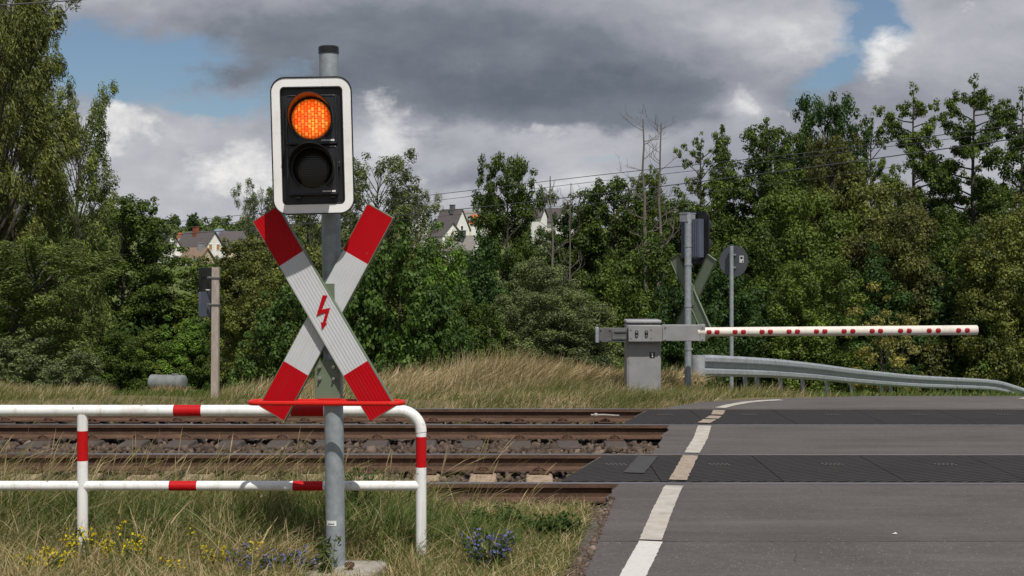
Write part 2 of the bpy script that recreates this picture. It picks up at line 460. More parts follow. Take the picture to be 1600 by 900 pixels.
# =================================================================== ground, road, tracks
def build_ground():
    def axis(segs):
        out = []
        for a, b, n in segs: out += list(np.linspace(a, b, n, endpoint=False))
        return np.array(out + [segs[-1][1]])
    xs = axis([(-1500, -200, 14), (-200, -40, 22), (-40, -8, 40), (-8, 9, 130), (9, 40, 40), (40, 200, 22), (200, 1500, 14)])
    ys = axis([(-1200, -60, 12), (-60, 4, 16), (4, 22, 150), (22, 80, 80), (80, 560, 70), (560, 3000, 16)])
    X, Y = np.meshgrid(xs, ys)
    Z = ground_z(X, Y)
    v = np.stack([X, Y, Z], -1).reshape(-1, 3)
    nx, ny = len(xs), len(ys)
    i = (np.arange(ny - 1)[:, None] * nx + np.arange(nx - 1)[None]).ravel()
    q = np.stack([i, i + 1, i + nx + 1, i + nx], -1)
    me = np_mesh('ground', v, q)
    me.shade_smooth()
    o = link('ground', me, None, [M['ground']]); tag(o, kind='structure')
build_ground()

RAILS = [10.50, 12.08, 14.30, 15.86]
SL = -.006      # rails run very slightly towards the camera on the right
def ry(y, x): return y + SL * (x - 1)

def slab(name, pts, top, thick, mat, kind='structure'):
    n = len(pts)
    v = [(x, y, top) for x, y in pts] + [(x, y, top - thick) for x, y in pts]
    b = MB(); b.add(v, [list(range(n)), list(range(2 * n - 1, n - 1, -1))] + [[i, (i + 1) % n, n + (i + 1) % n, n + i] for i in range(n)])
    o = b.build(name, mat, None, sharp=20)
    return tag(o, kind=kind) if kind else o

rng = np.random.default_rng(5)
def wobble(pts, a=.012, n=7):
    """irregular broken edge along a polyline"""
    out = []
    for (x0, y0), (x1, y1) in zip(pts[:-1], pts[1:]):
        for k in range(n):
            t = k / n
            out.append((x0 + (x1 - x0) * t + rng.normal(0, a), y0 + (y1 - y0) * t))
    return out + [pts[-1]]
XR = 6.6
e0 = wobble([(-1.2, -4), (.33, 7.3), (.40, 8.30)], .015, 16)
slab('road', [(XR, -4)] + [(XR, 8.30)] + e0[::-1], -.002, .16, M['asphalt_old'])
seam = [(x, 8.302 + .012 * math.sin(x * 3.1) + .006 * math.sin(x * 9)) for x in np.linspace(.41, XR, 40)]
e1 = wobble([(.41, 8.31), (.72, 10.2), (.78, ry(10.455, .78))], .012, 12)
slab('road', [p for p in seam][::-1] + e1 + [(XR, ry(10.455, XR))], 0., .16, M['asphalt'])
e2 = wobble([(1.16, ry(12.125, 1.16)), (1.56, ry(14.255, 1.56))], .02, 10)
slab('road', e2 + [(XR, ry(14.255, XR)), (XR, ry(12.125, XR))], 0., .16, M['asphalt'])
def far_road():
    ys = list(np.linspace(15.91, 17.4, 16)) + list(np.linspace(17.8, 40, 30))
    v, f = [], []
    for y in ys:
        xl = float(road_left(np.array([y])));
        yy0 = ry(y, xl) if y < 16 else y
        z0 = float(np.interp(y, [15, 17, 18.5, 57], [0, 0, -.10, -3.99]))
        w = 6.6 - 1.6 if y < 17 else 5.2
        xr = max(XR, xl + w) if y < 17.5 else xl + 5.0
        for k in range(9):
            x = xl + (xr - xl) * k / 8
            v.append((x, ry(y, x) if y < 16 else y, z0 + .002))
    n = len(ys)
    for j in range(n - 1):
        for k in range(8): f.append((j * 9 + k, j * 9 + k + 1, (j + 1) * 9 + k + 1, (j + 1) * 9 + k))
    b = MB(); b.add(v, f); o = b.build('road', M['asphalt_far'], None); tag(o, kind='structure')
far_road()

# ---- edge line painted along the road
def stripe(pts, w, z, mat, name='road_marking', jit=.0016):
    b = MB(); v = []
    P = []
    for (x0, y0), (x1, y1) in zip(pts[:-1], pts[1:]):
        for k in range(24): P.append((x0 + (x1 - x0) * k / 24, y0 + (y1 - y0) * k / 24))
    P.append(pts[-1])
    for i, (x, y) in enumerate(P):
        a, c = P[max(0, i - 1)], P[min(len(P) - 1, i + 1)]
        d = Vector((c[0] - a[0], c[1] - a[1])).normalized(); nx, ny = d.y, -d.x
        j = rng.normal(0, jit); j2 = rng.normal(0, jit)
        zz = z(y) if callable(z) else z
        v += [(x - nx * (w / 2 + j), y - ny * (w / 2 + j), zz), (x + nx * (w / 2 + j2), y + ny * (w / 2 + j2), zz)]
    b.add(v, [(2 * i, 2 * i + 1, 2 * i + 3, 2 * i + 2) for i in range(len(P) - 1)])
    o = b.build(name, mat, None); return tag(o, kind='structure')
stripe([(.30, 5.5), (.62, 7.38), (.80, 8.29)], .135, .003, M['marking_fresh'])
stripe([(.80, 8.325), (.97, 9.3), (1.145, 10.26), (1.17, 10.36)], .130, .005, M['marking'])
stripe([(1.52, 12.16), (1.73, 13.2), (1.90, 14.2)], .130, .005, M['marking'])
stripe([(2.30, 15.93), (2.47, 16.25), (2.68, 16.55), (2.90, 16.74), (3.15, 16.87)], .12, lambda y: .007, M['marking'])
stripe([(6.02, 17.0), (6.35, 17.3)], .10, .007, M['marking'])

# ---- rails
def make_rail(y, label):
    h = .135
    prof = [(-.036, 0), (.036, 0), (.037, -.03), (.012, -.045), (.009, -.10), (.068, -.122), (.070, -h), (-.070, -h), (-.068, -.122), (-.009, -.10), (-.012, -.045), (-.037, -.03)]
    prof = [(a, b) for a, b in prof]
    n = len(prof); b = MB(); v = []
    xs = np.linspace(-26, 14, 11)
    for x in xs:
        v += [(x, ry(y, x) + a, z + .001) for a, z in prof]
    f, mi = [], []
    for k in range(len(xs) - 1):
        for i in range(n):
            f.append((k * n + i, (k + 1) * n + i, (k + 1) * n + (i + 1) % n, k * n + (i + 1) % n)); mi.append(1 if i == 0 else 0)
    b.add(v, f); b.m = mi
    o = b.build('rail', [M['rail'], M['rail_top']], None, sharp=25)
    return tag(o, label, 'rail', 'running rails of the two tracks')
make_rail(RAILS[0], 'rusty rail nearest the red and white railing, front one of the near track')
make_rail(RAILS[1], 'second rail from the railing, shiny-topped rear one of the near track')
make_rail(RAILS[2], 'third rail from the railing, brown front one of the far track')
make_rail(RAILS[3], 'rail along the tall dry grass, rear one of the far track')

# ---- sleepers with their fastenings
def make_sleeper(track, x, mat, label, group, proto=None):
    yc = (RAILS[2 * track] + RAILS[2 * track + 1]) / 2
    if proto is None:
        L, w, t, h = 2.68, .135, .105, .17
        b = MB()
        sect = [(-w, -h), (w, -h), (w, -h + .05), (t, 0), (-t, 0), (-w, -h + .05)]
        v, ys = [], [-L / 2, -.95, -.5, .5, .95, L / 2]
        dz = [-.01, 0, -.02, -.02, 0, -.01]
        for yy, d in zip(ys, dz): v += [(a, yy, z + (d if z > -.1 else 0)) for a, z in sect]
        f = [(k * 6 + i, (k + 1) * 6 + i, (k + 1) * 6 + (i + 1) % 6, k * 6 + (i + 1) % 6) for k in range(5) for i in range(6)]
        f += [list(range(6)), list(range(35, 29, -1))]
        b.add(v, f)
        o = b.build('sleeper', mat, None, bevel=.012)
        for s in (-1, 1):
            c = MB()
            yy = s * .79
            c.box((0, yy, .006), (.17, .26, .014))
            for e in (-1, 1):
                c.tube([(-.05, yy + e * .085, .02), (-.02, yy + e * .10, .045), (.02, yy + e * .10, .045), (.05, yy + e * .085, .02)], .010, 6)
                c.tube([(0, yy + e * .10, .01), (0, yy + e * .10, .065)], .014, 6)
            c.build('fastening', M['clip'], o)
    else:
        o = proto.copy(); C.objects.link(o)
        for ch in proto.children:
            k = ch.copy(); C.objects.link(k); k.parent = o
    o.location = (x, ry(yc, x), -.137 + random.uniform(-.008, .004)); o.rotation_euler = (0, random.uniform(-.012, .012), random.uniform(-.012, .012) + SL)
    tag(o, label, 'sleeper', group)
    return o
random.seed(3)
protoA = protoB = None
for k in range(13):
    x = .22 - .47 * k
    lab = {0: 'pale sleeper of the near track ending beside the asphalt edge', 1: 'pale sleeper second from the asphalt in the near track',
           2: 'pale sleeper third from the asphalt in the near track', 3: 'pale sleeper fourth from the asphalt in the near track'}.get(k, 'dusty sleeper of the near track half hidden by verge grass')
    o = make_sleeper(0, x, M['sleeper'], lab, 'sleepers under the near track', protoA); protoA = protoA or o
for k in range(16):
    x = 1.02 - .47 * k
    lab = 'dark dusty sleeper of the far track ' + {0: 'touching the road asphalt', 1: 'second from the road asphalt', 2: 'third from the road asphalt', 3: 'fourth from the road asphalt', 4: 'fifth from the road asphalt'}.get(k, 'in the stretch behind the railing')
    o = make_sleeper(1, x, M['sleeper_dark'], lab, 'sleepers under the far track', protoB); protoB = protoB or o

# ---- rubber crossing panels between the rails
def panels(track, x0a, x0b, first, n, labels, w=.9):
    y0, y1 = RAILS[2 * track] + .125, RAILS[2 * track + 1] - .045
    for k in range(n):
        xa = first + w * (k - 1) + .0025; xb = first + w * k - .0025
        if k == 0: pts = [(x0a, y0), (xb, y0), (xb, y1), (x0b, y1)]
        else: pts = [(xa, y0), (xb, y0), (xb, y1), (xa, y1)]
        pts = [(x, ry(y, x)) for x, y in pts]
        b = MB(); m = len(pts)
        b.add([(x, y, -.003) for x, y in pts] + [(x, y, -.12) for x, y in pts], [list(range(m)), list(range(2 * m - 1, m - 1, -1))] + [[i, (i + 1) % m, m + (i + 1) % m, m + i] for i in range(m)])
        o = b.build('crossing_mat', M['panel'], None, bevel=.003, sharp=20)
        tag(o, labels[k], 'rubber mat', 'rubber mats of the ' + ('near' if track == 0 else 'far') + ' track')
        cx = (pts[0][0] + pts[1][0]) / 2 + .1; cy = (y0 + y1) / 2 + .15
        s = MB()
        for i in range(5):   # worn raised stamp, unreadable strokes
            s.box((cx - .07 + .034 * i, cy + .03, 0), (.022, .05, .004)); s.box((cx - .06 + .034 * i, cy - .035, 0), (.02, .04, .004))
        s.build('stamp', M['panel_mark'], o)
        if k == 0:
            wd = MB(); a = Vector((x0a, y0, 0)); bb = Vector((x0b, y1, 0)); d = (bb - a); nrm = Vector((-d.y, d.x, 0)).normalized()
            p0 = a + d * .52; p1 = a + d * .98
            wd.add([(p0 + nrm * .012).to_tuple()[:2] + (-.005,), (p1 + nrm * .012).to_tuple()[:2] + (-.005,), (p1 + nrm * .075).to_tuple()[:2] + (-.075,), (p0 + nrm * .075).to_tuple()[:2] + (-.075,),
                    (p0 + nrm * .012).to_tuple()[:2] + (-.1,), (p1 + nrm * .012).to_tuple()[:2] + (-.1,)], [(0, 1, 2, 3), (0, 3, 4), (1, 5, 2), (3, 2, 5, 4), (0, 4, 5, 1)])
            wd.build('end_ramp', M['concrete'], o)
ordw = ['second', 'third', 'fourth', 'fifth', 'sixth', 'seventh']
panels(0, .36, .76, 1.10, 5, ['ribbed rubber crossing mat of the near track with slanted end beside the ballast',
     'ribbed rubber mat of the near track crossed by the white line'] + ['ribbed rubber mat of the near track, %s from the slanted end' % w for w in ordw[1:4]])
panels(1, 1.10, 1.50, 1.95, 6, ['dark rubber crossing mat of the far track with slanted end beside the ballast',
     'dark rubber mat of the far track crossed by tan line marks'] + ['dark rubber mat of the far track, %s from the slanted end' % w for w in ordw[1:5]])
stripe([(1.225, 10.64), (1.49, 12.0)], .13, .004, M['marking_tan'], jit=.003)
stripe([(.93, 11.0), (1.13, 11.95)], .16, .004, M['marking_ghost'], jit=.003)
stripe([(1.93, 14.46), (2.03, 14.78)], .13, .004, M['marking_tan'], jit=.005)
stripe([(2.06, 14.86), (2.14, 15.12)], .13, .004, M['marking_tan'], jit=.005)
stripe([(2.17, 15.24), (2.26, 15.7)], .13, .004, M['marking_tan'], jit=.005)
b = MB(); b.tube([(.86, ry(15.70, .86), -.05), (1.0, ry(15.72, 1.), -.05), (1.17, ry(15.72, 1.17), -.06)], .010, 8)
b.tube([(.90, ry(15.70, .9), -.05), (.93, ry(15.70, .93), -.05)], .022, 8)
tag(b.build('bond_cable', M['concrete'], None), 'short pale cable rod clamped along the far rail beside the panels', 'cable')
b = MB(); b.box((0, 0, .004), (.05, .025, .003), Matrix.Rotation(.3, 3, 'Z')); b.box((.012, .006, .008), (.02, .02, .003), Matrix.Rotation(.9, 3, 'Z') @ Matrix.Rotation(.4, 3, 'X'))
o = b.build('scrap', M['paper'], None); o.scale = (.55, .55, .55); o.location = (at(1398, 834, 8.52).x, 8.52, .002); tag(o, 'tiny white scrap lying on the near asphalt', 'litter')

# =================================================================== crossing signals
def cross_blade(name, parent, ang, y, L=1.19, w=.150, red=.268, arrow=False):
    nr = 9; ns = nr * 8
    us = np.linspace(-w / 2, w / 2, ns + 1)
    prof = [.0009 * (.5 - .5 * math.cos(2 * math.pi * i / 8)) for i in range(ns + 1)]
    vs = [-L / 2, -L / 2 + red, L / 2 - red, L / 2]
    b = MB(); V = []
    for v in vs: V += [(u, -p, v) for u, p in zip(us, prof)]
    n = ns + 1
    for k in range(3):
        b_f = [(k * n + i, k * n + i + 1, (k + 1) * n + i + 1, (k + 1) * n + i) for i in range(ns)]
        if k == 0: b.add(V, b_f, 1)
        else:
            for f in b_f: b.f.append(list(f)); b.m.append(0 if k == 1 else 1)
    t = .03; e = w / 2 + .003
    b.ring([(-e, -L / 2 - .003), (e, -L / 2 - .003), (e, L / 2 + .003), (-e, L / 2 + .003)], [(-w / 2, -L / 2), (w / 2, -L / 2), (w / 2, L / 2), (-w / 2, L / 2)], -.001, t, 2)
    b.box((0, .012, 0), (w, .006, L), None, 2)
    o = b.build(name, [M['sign_white'], M['sign_red'], M['green_back']], parent, sharp=30)
    o.location = (0, y, 0); o.rotation_euler = (0, ang, 0)
    return o

def crossing_signal(label, loc, yaw, tilt, post_h, post_r, board_z, cross_z, near):
    t = thing('crossing_signal', label, 'crossing signal', loc, (0, tilt, yaw), 'flashing signals with crossed boards')
    b = MB(); b.tube([(0, 0, -.15), (0, 0, post_h)], post_r, 32)
    post = b.build('post', M['galv'], t)
    if near:
        b = MB(); b.tube([(0, 0, post_h - .032), (0, 0, post_h), (0, 0, post_h + .006)], [post_r + .004, post_r + .004, post_r - .002], 32)
        b.build('post_cap', M['black'], post)
        b = MB(); z = .245; hw = .013; v = []
        aa = np.linspace(R(-124), R(-60), 9) - .10
        for a in aa: v += [(math.cos(a) * (post_r + .0012), math.sin(a) * (post_r + .0012), z - hw), (math.cos(a) * (post_r + .0012), math.sin(a) * (post_r + .0012), z + hw)]
        b.add(v, [(2 * i, 2 * i + 2, 2 * i + 3, 2 * i + 1) for i in range(8)])
        b.build('sticker', M['label_white'], post)
        b = MB()
        for i, a in enumerate(aa[2:7]):
            b.box((math.cos(a) * (post_r + .002), math.sin(a) * (post_r + .002), z - .003), (.006, .002, .003 if i % 2 else .004), Matrix.Rotation(a + math.pi / 2, 3, 'Z'))
        b.build('sticker_print', M['grey_sign'], post)
        b = MB(); b.prism(rrect(.40, .36, .05, 4, .05, 0), 0, 1)
        b.v = [(x, z - .03, -.25 + y * .27) for x, y, z in b.v]
        ft = b.build('footing', M['concrete'], t, bevel=.012)
        b = MB(); b.tube([(.105, -.10, .0), (.105, -.10, .06)], .016, 10); b.tube([(.105, -.10, .035), (.105, -.10, .055)], .026, 6); b.build('anchor_bolt', M['clip'], ft); b = MB()
        b.tube([(-.10, -.13, .0), (-.10, -.13, .05)], .014, 10); b.tube([(-.10, -.13, .03), (-.10, -.13, .05)], .024, 6)
        b.build('anchor_bolt', M['clip'], ft)
    else:
        b = MB(); b.box((.035, -.03, post_h - .07), (.14, .16, .11)); b.box((.035, -.03, post_h - .012), (.155, .175, .012))
        lb = b.build('lamp_box', M['galv'], t, bevel=.008)
        b = MB(); b.tube([(0, 0, post_h), (0, 0, post_h + .03)], post_r + .004, 20); b.build('post_cap', M['black'], post)
        for z in (.62, .86, 1.18, 1.72, 1.96):
            b = MB(); b.tube([(0, 0, z), (0, 0, z + .025)], post_r + .006, 20); b.box((0, -.05, z + .012), (.03, .05, .025)); b.build('clamp', M['galv'], t)
    # ---- signal head: white bordered board with the lamp housing in front
    yb = -.255 if near else -.17
    b = MB()
    b.ring(rrect(.414, .689, .072, 8), rrect(.325, .598, .022, 8), -.004, .0, 0, 1)
    b.ring(rrect(.425, .700, .0775, 8), rrect(.4135, .6885, .0715, 8), -.009, .016, 1)
    b.ring(rrect(.326, .599, .024, 8), rrect(.312, .585, .016, 8), -.006, .016, 1)
    b.prism(rrect(.405, .68, .07, 8), .017, .03, 1)
    head = b.build('signal_head', [M['white'], M['black']], t, bevel=.0015)
    head.location = (-.008 if near else 0, yb, board_z); head.rotation_euler = (0, -.012 if near else 0, R(15) if near else 0)
    if near: head.scale = (.955, 1, .985)
    b = MB(); b.box((0, .081, .0), (.30, .10, .50)); b.box((0, .08, -.262), (.22, .08, .02))
    for i in range(9): b.box((-.12 + .03 * i, .133, 0), (.012, .006, .46))
    b.build('back_box', M['slate'], head, bevel=.01)
    for zz in (.2, -.2):
        b = MB(); b.tube([(0, .12, zz), (0, -yb, zz)], .03, 10); b.build('mount', M['galv'], head)
    b = MB()
    for zc, hh in ((.128, .25), (-.130, .246)):
        b.prism(rrect(.262, hh, .012, 4, 0, zc), -.035, .036)
        b.ring(rrect(.262, hh, .012, 4, 0, zc), rrect(.246, hh - .016, .008, 4, 0, zc), -.039, -.034)
    b.box((-.08, -.005, -.264), (.03, .03, .014)); b.box((.10, -.005, -.264), (.03, .03, .014))
    b.box((.136, -.01, -.10), (.012, .03, .03))
    b.build('housing', M['black_gloss'], head, bevel=.003)
    for i, zc in enumerate((.130, -.118)):
        # domed lens
        b = MB(); rr = .102; k = 5; v = []
        for j in range(k):
            a = j / k * math.pi / 2
            for q in range(40):
                an = q * math.pi / 20; v.append((math.cos(an) * rr * math.cos(a * .95), -.012 * math.sin(a), math.sin(an) * rr * math.cos(a * .95)))
        v.append((0, -.012, 0)); f = [(j * 40 + q, j * 40 + (q + 1) % 40, (j + 1) * 40 + (q + 1) % 40, (j + 1) * 40 + q) for j in range(k - 1) for q in range(40)]
        f += [((k - 1) * 40 + q, (k - 1) * 40 + (q + 1) % 40, len(v) - 1) for q in range(40)]
        b.add(v, f)
        lens = b.build('lens', M['lens_lit'] if (i == 0 and near) else M['lens_dark'], head)
        lens.location = (0, -.038, zc)
        tag(lens, 'lit red lens with glowing grid' if i == 0 and near else 'dark unlit lens')
        # tubular visor, cut back towards its lower side
        b = MB(); v = []; na = 48; ro, ri = .1165, .1115
        for q in range(na + 1):
            a = R(-52 + 284 * q / na); up = (math.sin(a) + .8) / 1.8; Ld = .035 + .17 * max(0, up) ** .9
            for rad, yy in ((ro, 0), (ro, -Ld), (ri, -Ld), (ri, 0)): v.append((math.cos(a) * rad, yy, math.sin(a) * rad))
        f = [(q * 4 + s, (q + 1) * 4 + s, (q + 1) * 4 + (s + 1) % 4, q * 4 + (s + 1) % 4) for q in range(na) for s in range(4)] + [(0, 1, 2, 3), tuple(na * 4 + s for s in (3, 2, 1, 0))]
        b.add(v, f)
        vz = b.build('visor', M['black'], head, sharp=30); vz.location = (0, -.035, zc)
        # maker's small white mark on the lower right of each lamp module
        b = MB(); zz = zc - .108 if i == 0 else zc - .118
        for q in range(7): b.box((.052 + .0065 * q, -.0405, zz), (.0045, .002, .006 if q % 2 else .0075))
        b.prism([(.098, zz - .004), (.112, zz - .004), (.112, zz - .008), (.118, zz), (.112, zz + .008), (.112, zz + .004), (.098, zz + .004)], -.0412, -.0395)
        b.build('maker_mark', M['label_white'], head)
    # ---- crossed boards
    cr = bpy.data.objects.new('crossed_boards', None); C.objects.link(cr); cr.parent = t; cr.location = (-.010, 0, cross_z); cr.empty_display_size = .1
    A = cross_blade('blade', cr, R(-30.8), -.118)
    B = cross_blade('blade', cr, R(30.0), -.080)
    if near:
        px = [(338, 380), (357, 381), (333, 436), (367, 429), (348, 489), (355, 487), (333, 514), (330, 483), (337, 487), (349, 446), (311, 461)]
        s = .00131
        pl = [((x - 338) * s, (450 - y) * s) for x, y in px]
        b = MB(); b.prism(pl, -.1235, -.1215); b.build('lightning_arrow', M['sign_red'], cr, sharp=20)
    # ---- bracket plate with bolts
    zb = .985 if near else cross_z - .33
    b = MB(); b.prism(rrect(.135, .20, .008, 3, -.012, zb), -.062, -.054)
    br = b.build('bracket_plate', M['green_back'], t, bevel=.002)
    for x, z in ((-.05, .065), (-.05, .005), (.025, .065), (.025, .005)):
        b = MB(); b.tube([(x, -.062, zb + z), (x, -.074, zb + z), (x, -.0745, zb + z), (x, -.085, zb + z)], [.011, .009, .005, .005], 8)
        b.build('bolt', M['steel'], br)
    b = MB(); b.box((0, -.065, cross_z + .02), (.08, .05, .26)); b.build('bracket_plate', M['green_back'], t)
    if near:
        # red guard hoop round the board tips
        b = MB(); zg = .874; hw = .405; yf, ybk = -.185, -.065; rr = (ybk - yf) / 2 * -1
        pts = []; r_ = (ybk - yf) / 2
        for q in range(13):
            a = -math.pi / 2 + math.pi * q / 12; pts.append((hw - r_ + math.cos(a) * r_, (yf + ybk) / 2 + math.sin(a) * r_, zg))
        for q in range(13):
            a = math.pi / 2 + math.pi * q / 12; pts.append((-hw + r_ + math.cos(a) * r_, (yf + ybk) / 2 + math.sin(a) * r_, zg))
        pts.append(pts[0]); b.tube(pts, .0125, 10, False)
        b.box((0, -.06, zg), (.12, .03, .03))
        b.build('guard_bar', M['bar_red'], t)
    return t
crossing_signal('crossing signal with lit red lamp above red and white crossed boards', (at(525, 888, 7.45).x, 7.45, 0.02), R(-11), -.0148, 2.70, .0495, 2.172, 1.328, True)
gx, gy = at(1075, 500, 18.7).x, 18.7
crossing_signal('crossing signal seen from behind, green-backed crossed boards past the barrier', (gx, gy, gz(gx, gy)), R(133), 0, 2.41, .045, 1.93 - gz(gx, gy), 1.17 - gz(gx, gy), False)

# =================================================================== red and white railing
def railing():
    D = 7.74; s = F / D
    X = lambda px: (px - 800) / s
    Z = lambda py: EYE + (HY - py) / s
    t = thing('safety_railing', 'white tubular railing with red bands between the signal and the tracks', 'railing', (X(658), D, gz(X(658), D)))
    o0 = t.location.copy()
    def L(x, z, y=0): return (x - o0.x, y, z - o0.z)
    zt, zl = Z(641.5), Z(759); xr, xl, xe = X(658), X(129), -4.4
    # top tube with its bend into the right leg
    pts, mis = [], []
    xs = [xe, X(-60), X(-16), X(272), X(315), X(455), X(506), xr - .115]
    for i, x in enumerate(xs):
        pts.append(L(x, zt))
        mis.append(1 if i in (1, 3, 5) else 0)
    for q in range(1, 9):
        a = math.pi / 2 * (1 - q / 8); pts.append(L(xr - .115 + .115 * math.cos(a), zt - .115 + .115 * math.sin(a))); mis.append(0)
    b = MB(); b.tube(pts, .0305, 20, True, mis=mis); b.build('top_rail', [M['tube_white'], M['tube_red']], t)
    def leg(x, zs, ms):
        b = MB(); b.tube([L(x, z) for z in zs], .0285, 20, True, mis=ms); b.build('leg', [M['tube_white'], M['tube_red']], t)
    leg(xr, [zt - .116, Z(682), Z(730), -.2], [0, 1, 0, 0])
    leg(xl, [zt - .02, Z(673), Z(720), -.2], [0, 1, 0, 0])
    leg(-4.15, [zt - .02, Z(673), Z(720), -.2], [0, 1, 0, 0])
    xs = [xe, X(265), X(308), X(458), X(505), xr]
    b = MB(); b.tube([L(x, zl) for x in xs], .0265, 20, True, mis=[0, 1, 0, 1, 0, 0]); b.build('lower_rail', [M['tube_white'], M['tube_red']], t)
railing()

# =================================================================== barrier
def barrier():
    D = 18.5; s = F / D
    bx = at(1003, 0, D).x; g = gz(bx, D)
    t = thing('level_crossing_barrier', 'closed level crossing barrier with grey cabinet and cream boom across the road', 'barrier', (bx, D, g))
    X = lambda px: (px - 800) / s - bx
    Z = lambda py: EYE + (HY - py) / s - g
    def bx_(x0, x1, y0, y1, d0, d1): return ((X(x0) + X(x1)) / 2, (d0 + d1) / 2, (Z(y0) + Z(y1)) / 2), (X(x1) - X(x0), d1 - d0, Z(y0) - Z(y1))
    b = MB(); b.box(*bx_(977, 1031, 506, 616, -.17, .20))
    b.box(((X(977) + X(1031)) / 2, .015, Z(502)), (X(1031) - X(977) + .012, .40, .045))
    cab = b.build('cabinet', M['cabinet'], t, bevel=.018, segs=3)
    b = MB(); b.box(*bx_(980, 1026, 536, 613, -.178, -.171)); dr = b.build('cabinet_door', M['cabinet'], cab, bevel=.006)
    b = MB()
    for x, y in ((982, 612), (1021, 612)): b.box((X(x), -.182, Z(y)), (.05, .02, .055))
    b.build('hinge', M['cabinet_dark'], dr)
    b = MB(); b.box(*bx_(1013, 1021, 549, 557.5, -.183, -.178)); pl = b.build('number_plate', M['black'], cab)
    b = MB(); cx, cz = X(1017), Z(553.2)
    b.prism([(cx - .004, cz - .026), (cx + .010, cz - .026), (cx + .010, cz + .026), (cx - .002, cz + .026), (cx - .016, cz + .013), (cx - .016, cz + .004), (cx - .004, cz + .012)], -.1855, -.1835)
    b.build('numeral_one', M['label_white'], pl)
    b = MB(); b.box(((X(977) + X(1033)) / 2 + .02, .0, -.01), (.58, .50, .12)); b.build('footing', M['concrete'], t, bevel=.01)
    # arm: counterweight, clamp plate, box section
    b = MB(); b.box(*bx_(934, 976, 511, 533, -.26, -.20)); b.box(*bx_(956, 976, 514, 518, -.275, -.26)); b.box(*bx_(954, 957, 514, 529, -.275, -.26)); b.box(*bx_(956, 976, 525, 529, -.275, -.26))
    for x, y in ((937, 514), (937, 530), (951, 514), (951, 530)): b.tube([(X(x), -.26, Z(y)), (X(x), -.272, Z(y))], .012, 8)
    cw = b.build('counterweight', M['cabinet_dark'], t, bevel=.004)
    b = MB(); b.box(*bx_(928.5, 933.5, 510, 533.5, -.30, -.16)); b.build('end_plate', M['galv'], cw, bevel=.003)
    b = MB(); b.box(*bx_(979, 1031, 507, 532, -.305, -.185)); b.box(*bx_(1031.3, 1096, 506, 531, -.295, -.195))
    b.box(*bx_(1089, 1097, 505.3, 531.7, -.300, -.190))
    arm = b.build('arm_box', M['cabinet'], t, bevel=.006)
    b = MB()
    for x in (991.5, 1006.5):
        b.prism(rrect(.042, .092, .020, 5, X(x), Z(520)), -.309, -.304)
    b.build('slot', M['black'], arm)
    for x in (991.5, 1006.5):
        for y in (517, 523): b = MB(); b.tube([(X(x), -.306, Z(y)), (X(x), -.32, Z(y))], .013, 8); b.build('bolt', M['steel'], arm)
    for x, y in ((983, 513), (983, 526), (1014, 513), (1014, 526), (1093, 509), (1093, 528), (1036, 509), (1036, 528)):
        b = MB(); b.tube([(X(x), -.295, Z(y)), (X(x), -.314, Z(y))], .008, 8); b.build('bolt', M['steel'], arm)
    XB = lambda px: (px - 800) / s * 18.22 / D - bx
    p0 = Vector((XB(1090), -.245, Z(517.2))); p1 = Vector((XB(1526), -.30, Z(514.0)))
    b = MB(); q = p0 + (p1 - p0) * .998
    b.tube([p0, q, p1], [.057, .062, .058], 24); boom = b.build('boom', M['boom'], t)
    px = [1107.5, 1120, 1148, 1161, 1190, 1203, 1232, 1245, 1274.5, 1287.5, 1317.5, 1331, 1361, 1374, 1405, 1418.5, 1449.5, 1463.5, 1495, 1508.5]
    proto = None
    for x in px:
        tt = (XB(x) - p0.x) / (p1.x - p0.x); c = p0 + (p1 - p0) * tt; rad = .057 + .005 * tt
        if proto is None:
            b = MB(); v = []; nr, na = 4, 24; v.append((0, -rad * 1.035, 0))
            for i in range(1, nr + 1):
                r_ = .0335 * i / nr
                for k in range(na):
                    a = 2 * math.pi * k / na; zz = r_ * math.sin(a)
                    v.append((r_ * math.cos(a), -math.sqrt(max(0, (rad * 1.035) ** 2 - zz * zz)), zz))
            f = [(0, 1 + k, 1 + (k + 1) % na) for k in range(na)] + [(1 + (i - 1) * na + k, 1 + i * na + k, 1 + i * na + (k + 1) % na, 1 + (i - 1) * na + (k + 1) % na) for i in range(1, nr) for k in range(na)]
            b.add(v, f); proto = b.build('reflector', M['reflector'], boom); o = proto
        else:
            o = proto.copy(); C.objects.link(o); o.parent = boom
        o.location = (c.x, c.y - (rad - .057) * 1.035, c.z)
barrier()

# =================================================================== round sign, signal post, guardrail, tank
def round_sign():
    D = 27; x = at(1143, 0, D).x; g = gz(x, D); s = F / D
    t = thing('round_traffic_sign', 'round traffic sign seen from its grey back beyond the guardrail', 'traffic sign', (x, D, g), (0, 0, R(142)))
    Z = lambda py: EYE + (HY - py) / s - g
    b = MB(); b.tube([(0, 0, -.2), (0, 0, Z(384))], .038, 16); b.build('post', M['galv'], t)
    b = MB(); b.tube([(0, -.085, Z(408)), (0, -.077, Z(408))], .30, 48); b.tube([(0, -.089, Z(408)), (0, -.073, Z(408)), ], .302, 48, False)
    d = b.build('sign_disc', M['grey_sign'], t)
    b = MB(); b.prism(rrect(.085, .13, .004, 2, -.17, Z(405)), -.0765, -.0745); st = b.build('sticker', M['label_white'], d)
    b = MB(); b.prism(rrect(.05, .045, .004, 2, -.17, Z(403)), -.0742, -.0735); b.box((-.19, -.0738, Z(408.6)), (.018, .001, .03)); b.build('sticker_print', M['black'], st)
    b = MB()
    for dz in (.12, -.12): b.box((0, -.045, Z(408) + dz), (.10, .07, .03))
    b.build('clamp', M['galv'], t)
round_sign()

